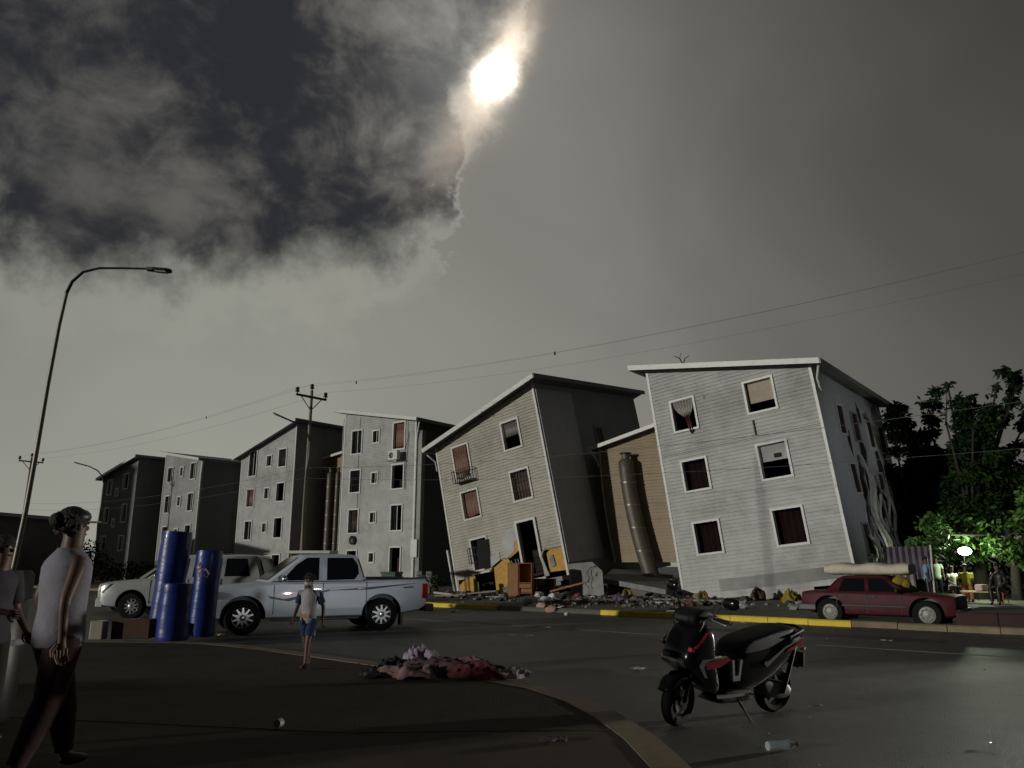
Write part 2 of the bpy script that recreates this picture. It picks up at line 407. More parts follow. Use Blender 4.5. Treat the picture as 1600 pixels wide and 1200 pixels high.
for k in range(9):
    p_ = Vector((ck_.uniform(-3, 7), ck_.uniform(7.5, 17), 0)); a_ = ck_.uniform(0, PI); pts_ = [p_.copy()]
    for i in range(14): a_ += ck_.gauss(0, .45); p_ = p_ + Vector((math.cos(a_), math.sin(a_), 0)) * ck_.uniform(.12, .32); pts_.append(p_.copy())
    cm = MB(); w_ = [ck_.uniform(.006, .016) for _ in pts_]
    L_ = [q + Vector((0, w, .0046)) for q, w in zip(pts_, w_)] + [q - Vector((0, w, -.0046)) for q, w in zip(pts_, w_)]; n = len(pts_)
    cm.add(L_, [(i, i + 1, n + i + 1, n + i) for i in range(n - 1)]); struct(cm, 'road_crack', M_dark)
# worn edge line on the road
ln = MB()
ln.box(-45, 40, -.06, .06, 0.0005, .0045, Matrix.Translation(st(0, 14.8)) @ Matrix.Rotation(math.atan2(U.y, U.x), 4, 'Z'))
struct(ln, 'road_line', M_line)
# foreground plaza with a curved kerb
edge_px = [(140, 1000), (330, 1002), (420, 1011), (500, 1022), (600, 1035), (700, 1050), (770, 1057), (830, 1066), (880, 1077), (920, 1090), (962, 1108), (1000, 1130), (1034, 1152), (1060, 1170), (1082, 1192)]
edge = [at(x, y, .12) for x, y in edge_px]
edge = [Vector((-40, 21, .12)), Vector((-24, 16.4, .12)), Vector((-14, 14.2, .12))] + edge + [Vector((1.2, 4.2, .12)), Vector((1.1, 2.5, .12)), Vector((.8, 0, .12)), Vector((.3, -6, .12))]
def resample(pts, step):
    out = [pts[0]]; acc = 0
    for a, b in zip(pts, pts[1:]):
        d = (b - a).length; x = step - acc
        while x <= d: out.append(a + (b - a) * (x / d)); x += step
        acc = (acc + d) % step
    return out
# smooth the outline
for _ in range(2):
    q = [edge[0]]
    for a, b in zip(edge, edge[1:]): q += [a * .75 + b * .25, a * .25 + b * .75]
    edge = q + [edge[-1]]
ed = resample(edge, .9)
inner = []
for i, p in enumerate(ed):
    d = (ed[min(i + 1, len(ed) - 1)] - ed[max(i - 1, 0)]).normalized(); inner.append(p + Vector((d.y, -d.x, 0)) * -.0 + Vector((-d.y, d.x, 0)) * -.30)
pz = MB(); pz.slab([(p.x, p.y) for p in inner] + [(-45, -8)], .004, .118)
plaza = struct(pz, 'plaza', M_conc)
for a, b in zip(ed, ed[1:]):
    d = (b - a).normalized(); n = Vector((-d.y, d.x, 0))
    A, B = a - n * .30, b - n * .30
    A.z = B.z = 0
    k = MB(); dd = d * .006; h = .122 + random.uniform(-.003, .003)
    prof = [(0.002, .002), (0.002, h), (.265, h), (.298, h - .03), (.298, .002)]
    k.loft([[q + n * u + Vector((0, 0, z)) for u, z in prof] for q in (A + dd, B - dd)])
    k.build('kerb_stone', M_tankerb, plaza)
# recessed-looking expansion joints of the plaza (thin bitumen strips)
for px0, py0, px1, py1 in ((560, 1145, 985, 1140), (0, 1120, 560, 1146)):
    a, b = at(px0, py0, .118), at(px1, py1, .118); d = (b - a).normalized(); n = Vector((-d.y, d.x, 0)) * .005
    j = MB(); j.slab([(a - n).xy, (b - n).xy, (b + n).xy, (a + n).xy], .1185, .1222); j.build('expansion_joint', mat('joint_mortar', (.06, .05, .04), .9), plaza)

# ------------------------------------------------------------------ apartment blocks
def clip(poly, a, b, c):
    """keep a*x + b*z <= c"""
    out = []; n = len(poly)
    for i in range(n):
        p, q = poly[i], poly[(i + 1) % n]; fp, fq = a * p[0] + b * p[1] - c, a * q[0] + b * q[1] - c
        if fp <= 0: out.append(p)
        if (fp < 0 < fq) or (fq < 0 < fp):
            s = fp / (fp - fq); out.append((p[0] + s * (q[0] - p[0]), p[1] + s * (q[1] - p[1])))
    return out
def spans(x0, x1, holes):
    xs = [(x0, x1)]
    for a, b in holes:
        nx = []
        for p, q in xs:
            if b <= p or a >= q: nx.append((p, q)); continue
            if a > p: nx.append((p, a))
            if b < q: nx.append((b, q))
        xs = nx
    return xs
def front_wall(mb, W, zl, zr, holes, y0, y1, z0=0.):
    """holed wall: strips between hole edges"""
    k = (zr - zl) / W
    zs = sorted({z0, max(zl, zr)} | {h[2] for h in holes} | {h[3] for h in holes})
    for a, b in zip(zs, zs[1:]):
        mid = (a + b) / 2
        for p, q in spans(0, W, [(h[0], h[1]) for h in holes if h[2] < mid < h[3]]):
            poly = clip([(p, a), (q, a), (q, b), (p, b)], -k, 1, zl)
            if len(poly) > 2: mb.prism(poly, y0, y1)
def siding_rows(W, zl, zr, holes, z0, pitch, ragged=None):
    k = (zr - zl) / W; rows = []; z = z0
    while z < max(zl, zr):
        hs = [(h[0], h[1]) for h in holes if h[2] < z + pitch * .5 < h[3]]
        polys = []
        for p, q in spans(.06, W - .06, hs):
            poly = clip([(p, z), (q, z), (q, z + pitch), (p, z + pitch)], -k, 1, zl - .01)
            if ragged: poly = [v for v in poly]
            if len(poly) > 2: polys.append(poly)
        if polys: rows.append((z, polys))
        z += pitch
    return rows
def board(mb, z, polys, pitch, y=-.006, proud=.036):
    for poly in polys:
        n = len(poly)
        fr = [(p[0], y - proud + (proud - .004) * max(0, min(1, (p[1] - z) / pitch)), p[1]) for p in poly]
        bk = [(p[0], 0.0, p[1]) for p in poly]
        mb.add(fr + bk, [list(range(n))] + [(i, i + n, (i + 1) % n + n, (i + 1) % n) for i in range(n)])
def frame_mb(w, h, t=.09, d=.08):
    b = MB(); b.box(-w / 2, w / 2, -d, .15, h / 2 - t, h / 2); b.box(-w / 2, w / 2, -d, .15, -h / 2, -h / 2 + t)
    b.box(-w / 2, -w / 2 + t, -d, .15, -h / 2 + t, h / 2 - t); b.box(w / 2 - t, w / 2, -d, .15, -h / 2 + t, h / 2 - t); return b
def curtain_mb(w, h, sway=0., folds=6, hem=0., amp=.03, taper=0.):
    b = MB(); nx, nz = folds * 4, 8; vs = []
    for j in range(nz + 1):
        v = j / nz
        for i in range(nx + 1):
            u = i / nx - .5
            vs.append((u * w * (1 - taper * v * v) + sway * v * v, amp * math.sin(i / 4 * 2 * PI) * (1 + .4 * math.sin(j)), h / 2 - h * v + hem * math.sin(u * 7) * v))
    fs = [(j * (nx + 1) + i, j * (nx + 1) + i + 1, (j + 1) * (nx + 1) + i + 1, (j + 1) * (nx + 1) + i) for j in range(nz) for i in range(nx)]
    return b.add(vs, fs)
def grille_mb(w, h, nb, nh=2, y=-.1, r=.011, cage=0.):
    b = MB()
    for i in range(nb): x = -w / 2 + w * i / (nb - 1); b.box(x - r, x + r, y - r, y + r, -h / 2, h / 2)
    for i in range(nh): z = -h / 2 + h * i / (nh - 1); b.box(-w / 2 - r, w / 2 + r, y - r * .8, y + r * .8, z - r, z + r)
    return b
def window(root, x, z, w, h, what='open', fm=None, ft=.09, y=0.):
    fr = frame_mb(w, h, ft).build('window', fm or M_white, root); fr.location = (x, y, z)
    iw, ih = w - 2 * ft, h - 2 * ft
    def part(mb, name, m, loc=(0, .1, 0)):
        o = mb.build(name, m, fr, smooth=60 if name == 'curtain' else None); o.location = loc; return o
    if what in ('glass', 'half', 'ajar'):
        q = MB(); q.box(-iw / 2, 0, .0, .012, -ih / 2, ih / 2); part(q, 'pane', M_glass, (0, .05, 0))
        if what == 'glass': q = MB(); q.box(0, iw / 2, .0, .012, -ih / 2, ih / 2); part(q, 'pane', M_glass, (0, .07, 0))
        q = MB(); q.box(-.02, .02, -.02, .02, -ih / 2, ih / 2); part(q, 'mullion', M_white, (0, .04, 0))
    if what == 'blind': q = MB(); q.box(-iw / 2 + .05, iw / 2 - .03, 0, .01, -ih / 2 + ih * .3, ih / 2); part(q, 'blind', mat('cream_blind', (.40, .34, .27), .8), (0, .12, 0))
    if what == 'brown': part(curtain_mb(iw * .92, ih * .9, .03, 5, .03), 'curtain', M_curt, (0, .1, .04))
    if what == 'brownout': part(curtain_mb(iw * .85, ih * 1.12, -.05, 5, .04), 'curtain', M_curt, (.02, -.10, -.1))
    if what == 'striped': part(curtain_mb(iw * .95, ih * .5, 0, 8, 0, .05, .1), 'curtain', M_curt2, (0, .08, ih * .22))
    if what == 'tied':
        part(curtain_mb(iw * .95, ih * .62, .12, 7, 0, .035, .85), 'curtain', M_curt2, (.0, .02, ih * .18))
        part(curtain_mb(iw * .2, ih * .6, .10, 2, .05, .03, .1), 'curtain', M_red, (iw * .16, -.10, -ih * .36))
    if what == 'barred': part(curtain_mb(iw * .9, ih * .8, 0, 6, 0, .03), 'curtain', M_curt2, (0, .16, 0))
    if what in ('barred', 'bars', 'brownbars'): part(grille_mb(iw, ih, 7, 4, -.02, .010), 'grille', M_iron, (0, .0, 0))
    if what == 'brownbars': part(curtain_mb(iw * .9, ih * .9, 0, 5, 0, .03), 'curtain', mat('dull_maroon_curtain', (.10, .06, .055), .9), (0, .16, 0))
    if what == 'dim': part(curtain_mb(iw * 1.1, ih * 1.1, 0, 5, 0, .03), 'curtain', mat('dim_room_maroon', (.016, .007, .008), .95, spec=.1), (0, .28, 0))  # sheet coloured like the dim maroon room inside, not a real curtain
    if what == 'board':
        q = MB(); q.box(-iw / 2, iw / 2, 0, .02, 0, ih / 2); part(q, 'board', mat('grey_board', (.36, .36, .36), .7), (0, .1, 0))
        q = MB(); q.box(-.02, .28, -.02, .0, .10, .27); part(q, 'dark_unit', M_dark, (0, .095, 0))
    return fr
def block(name, label, O, yaw, th, ph, W, zl, zr, wins, facade, sidem, Lg=10, boards=None, holes=(), group='apartment blocks along the street', panel=False, roofm=None, z0=0., corner=M_white, fz=.12):
    root = thing(name, label, 'apartment block', group=group)
    Rz = Matrix.Rotation(R(yaw), 4, 'Z'); Ry = Matrix.Rotation(R(-th), 4, 'Y'); Rx = Matrix.Rotation(R(ph), 4, 'X')
    root.matrix_world = Matrix.Translation(O) @ Rz @ Ry @ Rx
    hs = [(x - w / 2 + .05, x + w / 2 - .05, z - h / 2 + .05, z + h / 2 - .05) for (x, z, w, h, *_) in wins] + list(holes)
    k = (zr - zl) / W
    wb = MB(); front_wall(wb, W, zl, zr, hs, 0, .16, z0); wb.build('front_wall', M_wall if not panel else facade, root)
    s = MB()
    s.prism([(0, z0), (W, z0), (W, zr), (0, zl)], Lg - .16, Lg)
    s.box(0, .16, .16, Lg - .16, z0, zl); s.box(W - .16, W, .16, Lg - .16, z0, zr - .0)
    s.build('side_wall', sidem, root)
    fl = MB()
    for i in range(0, 5):
        z = fz + 2.6 * i
        if z < min(zl, zr) - .3: fl.box(.17, W - .17, .17, Lg - .17, z, z + .12)
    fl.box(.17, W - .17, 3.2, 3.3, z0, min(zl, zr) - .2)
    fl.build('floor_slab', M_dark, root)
    if boards:
        pitch, single = boards
        rows = siding_rows(W, zl, zr, hs, z0, pitch)
        if single:
            for z, polys in rows:
                for q_ in polys:
                    b = MB(); board(b, z, [q_], pitch); o = b.build('siding_board', facade, root)
        else:
            b = MB()
            for z, polys in rows: board(b, z, polys, pitch)
            b.build('siding', facade, root, kind='stuff')
    cb = MB(); cb.box(-.04, .07, -.045, .04, z0, zl); cb.build('corner_trim', corner, root)
    cb = MB(); cb.box(W - .07, W + .04, -.045, .04, z0, zr); cb.build('corner_trim', corner, root)
    # mono pitch roof
    ov = .55; rf = MB(); oh = .62
    za, zc = zl - k * ov, zr + k * ov
    rf.prism([(-ov, za + .02), (W + ov, zc + .02), (W + ov, zc + .10), (-ov, za + .10)], -oh + .04, Lg + .4)
    ro = rf.build('roof', roofm or M_roof, root)
    fa = MB(); fa.prism([(-ov, za - .08), (W + ov, zc - .08), (W + ov, zc + .14), (-ov, za + .14)], -oh, -oh + .035); fa.build('fascia', M_white, ro)
    for xx, zz in ((-ov - .04, za), (W + ov, zc)):
        fa = MB(); fa.box(xx, xx + .04, -oh + .036, Lg + .4, zz - .08, zz + .14); fa.build('gutter', M_white if xx < 0 else M_roof, ro)
    for (x, z, w, h, what) in wins: window(root, x, z, w, h, what)
    return root, k
def downpipe(root, pts, r=.045):
    b = MB(); b.tube(pts, r, 8); b.build('downpipe', M_white, root, smooth=40)
def stains(root): pass

W = 7.0
# b1 far left, dim
b1, k = block('apartment_block', 'dimmest and farthest left apartment block, its roof rising to the right', (-38.93, 73.52, 0), -40.7, 0, 0, W, 9.48, 10.82,
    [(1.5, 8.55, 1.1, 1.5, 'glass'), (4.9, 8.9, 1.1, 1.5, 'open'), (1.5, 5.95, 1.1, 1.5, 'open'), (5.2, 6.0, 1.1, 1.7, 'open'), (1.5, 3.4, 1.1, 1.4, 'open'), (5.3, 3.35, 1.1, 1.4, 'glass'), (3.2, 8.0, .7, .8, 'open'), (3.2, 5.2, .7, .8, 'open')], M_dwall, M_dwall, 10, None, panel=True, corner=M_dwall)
# b2
b2, k = block('apartment_block', 'pale four storey apartment block with roof falling to the right, second from the left', (-31.08, 68.74, 0), -42.4, 0, 0, W, 11.20, 10.04,
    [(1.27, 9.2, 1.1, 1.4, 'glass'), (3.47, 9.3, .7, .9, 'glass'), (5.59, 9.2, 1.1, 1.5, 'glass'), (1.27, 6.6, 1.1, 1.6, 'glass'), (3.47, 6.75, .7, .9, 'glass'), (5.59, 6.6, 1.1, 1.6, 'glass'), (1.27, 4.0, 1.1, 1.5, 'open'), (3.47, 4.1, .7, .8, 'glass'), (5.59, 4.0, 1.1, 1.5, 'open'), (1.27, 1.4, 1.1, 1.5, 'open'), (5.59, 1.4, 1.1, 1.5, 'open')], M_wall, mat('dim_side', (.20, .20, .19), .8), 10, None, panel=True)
downpipe(b2, [(W + .55, -.2, 9.85), (W + .3, -.12, 9.3), (W + .14, -.08, 8.7), (W + .14, -.08, 6.6)])
# b3
b3, k = block('apartment_block', 'pale upright apartment block with rising roof directly left of the utility pole', (-21.75, 61.71, 0), -38.5, 0, 0, W, 9.88, 11.87,
    [(1.6, 9.25, 1.15, 2.1, 'half'), (3.77, 9.3, .75, .95, 'open'), (5.48, 9.4, 1.1, 1.5, 'brownbars'), (1.6, 6.55, 1.1, 1.5, 'brown'), (3.77, 6.8, .75, .95, 'glass'), (5.48, 6.8, 1.1, 1.5, 'open'), (1.6, 4.05, 1.05, 1.55, 'half'), (3.77, 4.2, .7, .85, 'glass'), (5.48, 4.15, 1.1, 1.6, 'open'), (1.6, 1.5, 1.05, 1.5, 'open'), (5.48, 1.5, 1.1, 1.5, 'open')], M_light, M_side, 10, (.15, False))
# b4
b4, k = block('apartment_block', 'grey sided upright apartment block with an air conditioner under its top right window', (-11.77, 53.44, 0), -37.3, 0, 0, W, 11.93, 10.63,
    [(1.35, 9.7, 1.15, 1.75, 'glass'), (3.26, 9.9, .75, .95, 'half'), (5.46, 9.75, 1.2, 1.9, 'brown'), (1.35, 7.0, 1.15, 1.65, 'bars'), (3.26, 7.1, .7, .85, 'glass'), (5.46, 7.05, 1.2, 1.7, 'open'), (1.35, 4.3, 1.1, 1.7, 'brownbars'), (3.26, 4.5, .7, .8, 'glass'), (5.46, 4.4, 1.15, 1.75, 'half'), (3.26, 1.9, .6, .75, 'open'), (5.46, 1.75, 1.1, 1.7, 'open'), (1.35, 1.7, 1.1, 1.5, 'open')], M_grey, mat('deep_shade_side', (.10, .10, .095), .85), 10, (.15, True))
downpipe(b4, [(W + .55, -.3, 10.4), (W + .2, -.1, 9.7), (W + .13, -.07, 9.2), (W + .13, -.07, .4)], .06)
pl = MB(); pl.box(W + .03, W + .55, -.02, .3, 0, 9.9); pl.build('pilaster', M_wall, b4)
mb_ = MB(); mb_.box(W - .1, W + .45, -.14, -.055, 1.9, 3.0); mb_.build('meter_box', M_white, b4, bevel=.015)
ac = MB(); ac.box(-.42, .42, -.62, -.32, -.3, .3); aco = ac.build('air_conditioner', M_white, b4, bevel=.02); aco.location = (5.5, 0, 8.38)
q = MB(); q.lathe([(.2, 0), (.2, -.012), (.17, -.02), (.0001, -.02)], 18, Matrix.Translation((-.12, -.62, 0)), 'Y'); q.build('fan_grille', M_plastic_b, aco, smooth=30)
q = MB(); q.box(-.5, -.46, -.65, -.03, -.36, -.32); q.box(.46, .5, -.65, -.03, -.36, -.32); q.build('bracket', M_iron, aco)
for cp_ in ([(6.0, -.07, 8.4), (6.3, -.06, 9.5), (6.25, -.05, 11.)], [(6.4, -.06, 9.9), (6.2, -.06, 7.5), (6.2, -.06, 6.2)], [(1.6, -.06, 8.9), (1.7, -.06, 5.2)], [(1.65, -.06, 11.4), (1.6, -.06, 10.6)]):
    q = MB(); q.tube(cp_, .012, 6); q.build('cable', M_iron, b4)
q = MB(); q.lathe([(.0001, 0), (.2, 0), (.28, -.08), (.3, -.09), (.2, -.02), (.0001, -.015)], 16, Matrix.Translation((1.45, -.08, 3.05)), 'Y'); q.build('satellite_dish', M_iron, b4, smooth=40)

# b5: tilted, lower storey torn open
hb5 = [(5.15 - .58, 5.15 + .5, .55, 3.28)]         # doorway
torn = [(.15, 1.35, 0, 1.2), (1.35, 2.45, 0, 1.3), (2.45, 3.75, 0, 1.75), (3.75, 4.55, 0, 2.35), (5.7, 6.9, 0, 1.75)]
b5, k = block('apartment_block', 'tilted apartment block leaning hard to the left, its lowest wall torn open to ochre insulation', (-2.61, 40.27, -.54), -40.4, 8.8, 5.3, W, 8.15, 9.61,
    [(1.72, 7.08, 1.22, 1.62, 'brownout'), (5.2, 7.5, 1.2, 1.5, 'striped'), (1.85, 4.75, 1.25, 1.5, 'brown'), (5.25, 5.0, 1.25, 1.55, 'brownbars'), (1.95, 2.25, 1.2, 1.65, 'open')],
    M_tan, M_side, 9.5, (.15, True), holes=hb5 + torn, fz=.7)
q = grille_mb(1.25, .62, 9, 2, 0, .012); cg = q.build('window_cage', M_iron, b5); cg.location = (1.85, -.42, 6.25)
q = MB(); q.box(-.63, .63, .0, .38, -.32, -.29)
for s_ in (-.62, .62): q.box(s_ - .012, s_ + .012, .0, .38, .28, .305); q.box(s_ - .012, s_ + .012, 0.19, .21, -.3, .3)
q.build('cage_floor', M_iron, cg)
grille_mb(.62, .75, 5, 3, 0, .013).build('window_grille', M_iron, b5).location = (1.5, -.12, 2.25)
q = MB(); q.box(-.3, .3, -.02, .02, -.7, .7); so_ = q.build('swung_casement', M_iron, b5); so_.location = (2.3, -.22, 2.2); so_.rotation_euler = (0, .12, .5)
# door frame
q = MB(); q.box(4.47, 4.59, -.13, .04, .6, 3.36); q.box(5.63, 5.75, -.13, .04, 1.5, 3.36); q.box(4.59, 5.63, -.13, .04, 3.26, 3.36); q.build('door_frame', M_white, b5)
# ochre insulation slabs behind the torn cladding, each a broken slab
def shard(root, name, m, pts, y0, y1, rot=0.):
    b = MB(); b.prism(pts, y0, y1); return b.build(name, m, root)
shard(b5, 'insulation_slab', M_foam, [(.15, .35), (1.25, .2), (1.4, 1.0), (1.2, 1.5), (.2, .95)], -.03, .06)
shard(b5, 'insulation_slab', M_foam, [(2.5, .1), (3.7, .35), (3.8, 1.4), (3.6, 1.75), (3.2, 1.7), (2.62, 1.45)], .02, .11)
shard(b5, 'insulation_slab', M_foam, [(3.25, 1.7), (3.6, 1.75), (3.5, 2.05), (3.3, 2.2)], .0, .09)
shard(b5, 'insulation_slab', M_foam, [(3.78, 1.75), (4.4, 2.0), (4.42, 2.75), (4.3, 2.7), (4.2, 2.35), (3.85, 2.1)], -.04, .05)
shard(b5, 'insulation_slab', M_foam, [(5.95, .75), (6.88, .7), (6.92, 1.9), (6.3, 1.85), (5.95, 1.6)], .03, .12)
shard(b5, 'insulation_slab', mat('dull_foam_edge', (.42, .34, .20), .9), [(1.25, -.1), (1.34, -.1), (1.5, .9), (1.38, 1.0)], -.03, .02)  # greyer foam along the slab edge
shard(b5, 'torn_cladding', M_light, [(2.5, 1.5), (3.15, 1.75), (3.2, 2.15), (2.55, 2.0)], -.06, -.04)
shard(b5, 'torn_cladding', M_light, [(3.6, 1.75), (4.15, 2.05), (4.2, 2.4), (4.45, 2.55), (4.45, 3.2), (3.4, 2.9)], -.055, -.035)
shard(b5, 'torn_cladding', M_grey, [(5.62, 1.55), (6.05, 1.9), (5.75, 1.55), (6.0, .6), (5.8, .6)], -.12, -.09)
shard(b5, 'torn_cladding', M_cement, [(6.15, .95), (6.38, 1.0), (6.32, 1.5), (6.1, 1.45)], -.03, .0)
for i in range(4):
    q = MB(); q.box(-.02, .02, -.02, .02, -.5, .5); o = q.build('bent_stud', M_cement, b5); o.location = (3.9 + .17 * i, .06, 1.15); o.rotation_euler = (0, random.uniform(-.3, .3), 0)
q = MB(); q.box(2.4, 4.6, .0, .9, -.02, .14); q.build('broken_sill', M_cement, b5)
q = MB(); q.box(3.6, 7.15, -.75, .5, .22, .42); q.box(3.7, 7.0, -.72, -.70, .05, .22); o = q.build('fallen_balcony_slab', M_cement, b5); o.location = (0, 0, .05)
q = MB(); q.box(1.3, 2.5, -.2, .0, 1.30, 1.37); q.build('window_sill', M_white, b5)
q = MB(); q.box(-.10, .0, -.1, 0, .2, 2.8); o = q.build('loose_trim', M_white, b5); o.location = (-.12, 0, 0); o.rotation_euler = (0, -.03, 0)
# side windows of the tilted block
for yy, zz in ((5.0, 7.2), (5.2, 4.9), (5.3, 2.6)):
    q = frame_mb(.75, .95, .09, .05); q.v = [Vector((p.x, min(p.y, .03), p.z)) for p in q.v]; q = q.build('window', M_wall, b5); q.location = (W + .01, yy, zz); q.rotation_euler = (0, 0, R(90))
    e = MB(); e.box(-.3, .3, -.012, -.002, -.4, .4); e.build('pane', M_glass, q)
q = MB(); q.box(W + .005, W + .10, .05, 3.0, 1.0, 9.3); q.build('side_panel', mat('lit_side_wall', (.50, .51, .54)), b5)  # paler front strip: light on the side wall put into the colour
downpipe(b5, [(-.5, -.3, 7.95), (-.1, -.1, 7.4), (-.09, -.08, 6.9)])
downpipe(b4, [(-.09, -.06, 11.5), (-.09, -.06, .5)], .03)

# b6: big tilted block on the right
b6, k = block('apartment_block', 'large sunken tilted apartment block at right, tied curtain in its upper left window', (7.22, 33.11, -.35), -40.2, 5.7, 3.8, W, 10.33, 8.72,
    [(1.45, 7.95, 1.2, 1.45, 'tied'), (4.85, 7.98, 1.3, 1.4, 'blind'), (1.5, 5.35, 1.25, 1.4, 'dim'), (4.9, 5.33, 1.3, 1.5, 'board'), (1.55, 2.75, 1.25, 1.4, 'dim'), (4.98, 2.75, 1.3, 1.5, 'dim')],
    M_light, mat('lit_side_wall', (.50, .51, .54), .8, var=.12, scale=.9, dirt=.4), 9.0, (.15, True), holes=[(1.4, 2.6, 0, .35), (3.6, 4.3, 0, .2), (5.4, 6.9, 0, .5)], fz=1.3)  # side wall colour raised to stand for light falling on it
for z in (6.35, 4.35):
    q = MB(); q.box(.05, W - .05, -.034, -.028, z, z + .02); q.build('joint_line', M_iron, b6)
q = MB(); q.box(4.35, 4.4, -.1, -.04, 6.45, 7.05); q.build('hanging_bracket', M_iron, b6)
q = MB(); q.box(1.7, 6.6, -.06, -.045, .55, 1.0); q.build('loose_cladding', M_wall, b6).rotation_euler = (0, -.02, 0)
q = MB(); q.box(.1, W - .1, -.05, .15, -.12, .0); q.build('broken_footing', M_cement, b6)
downpipe(b6, [(W + .5, -.35, 8.75), (W + .2, -.1, 8.1), (W + .12, .3, 7.6)], .05)
for yy in (2.4, 4.2, 6.2, 7.9):
    for zz in (6.9, 4.5, 2.0):
        q = frame_mb(.9, 1.3, .08, .06); q.v = [Vector((p.x, min(p.y, .03), p.z)) for p in q.v]; q = q.build('window', M_wall if random.random() < .6 else M_white, b6); q.location = (W + .012, yy + random.uniform(-.1, .1), zz); q.rotation_euler = (random.uniform(-.04, .04), 0, R(90))
        e = MB(); e.box(-.38, .38, -.014, -.003, -.58, .58); e.build('pane', M_dark, q)
# torn side: hanging strips of pale cladding
for i, (yy, zt, ln_, wd, m) in enumerate(((3.6, 5.6, 4.4, .30, M_white), (4.1, 4.8, 3.8, .45, M_white), (4.8, 4.0, 3.2, .25, M_light), (3.2, 3.4, 3.0, .22, mat('mauve_cloth', (.16, .10, .17), .9)), (5.5, 5.0, 2.8, .28, M_cement), (2.7, 2.2, 1.9, .4, M_cement), (6.2, 4.4, 3.9, .4, M_wall))):
    n = 9; a = [(0.10 + .12 * math.sin(j * .9 + i) + .03 * j, yy - wd / 2 * (1 + .3 * math.sin(j * 1.7 + i)) - .05 * j, zt - ln_ * j / n) for j in range(n + 1)]
    c = [(p[0] + .02, p[1] + wd * (1 + .3 * math.sin(j * 2.1)), p[2]) for j, p in enumerate(a)]
    b = MB(); b.add([(W + p[0], p[1], p[2]) for p in a] + [(W + p[0], p[1], p[2]) for p in c] + [(W + p[0] + .02, p[1], p[2]) for p in a] + [(W + p[0] + .02, p[1], p[2]) for p in c],
                    [(j, j + 1, n + 2 + j, n + 1 + j) for j in range(n)] + [(2 * n + 2 + j, 3 * n + 3 + j, 3 * n + 4 + j, 2 * n + 3 + j) for j in range(n)])
    b.build('torn_cladding', m, b6)
hr_ = random.Random(31)
for yy, zz, s_ in ((3.0, 6.2, .5), (4.6, 6.0, .7), (6.6, 5.6, .8), (5.2, 7.6, .45), (3.4, 4.3, .6), (5.6, 3.6, .9), (7.4, 3.2, .9), (4.4, 1.2, .8), (6.4, 1.4, 1.0), (7.8, 6.4, .6)):
    n = 9; pt = [(math.cos(2 * PI * k / n) * s_ * .55 * hr_.uniform(.5, 1.2), math.sin(2 * PI * k / n) * s_ * hr_.uniform(.6, 1.5)) for k in range(n)]
    q = MB(); q.add([(W + .012, yy + a_, zz + c_) for a_, c_ in pt] + [(W - .02, yy + a_, zz + c_) for a_, c_ in pt], [list(range(n))] + [(k, (k + 1) % n, (k + 1) % n + n, k + n) for k in range(n)]); q.build('wall_hole', M_dark, b6)
q = MB()
random.seed(3)
# antenna on the roof
an = MB(); an.tube([(0, 0, 0), (-.1, 0, .35), (-.35, 0, .55)], [.03, .025, .015], 6); an.tube([(0, 0, .05), (.12, 0, .3), (.33, .05, .38)], [.025, .02, .012], 6)
an.tube([(-.12, 0, .38), (-.02, .05, .6)], .012, 5); o = an.build('roof_antenna', M_iron, b6); o.location = (1.9, -.2, 9.98)
for i in range(3): q = MB(); q.box(-.3, .3, -.5, .5, 0, .06)

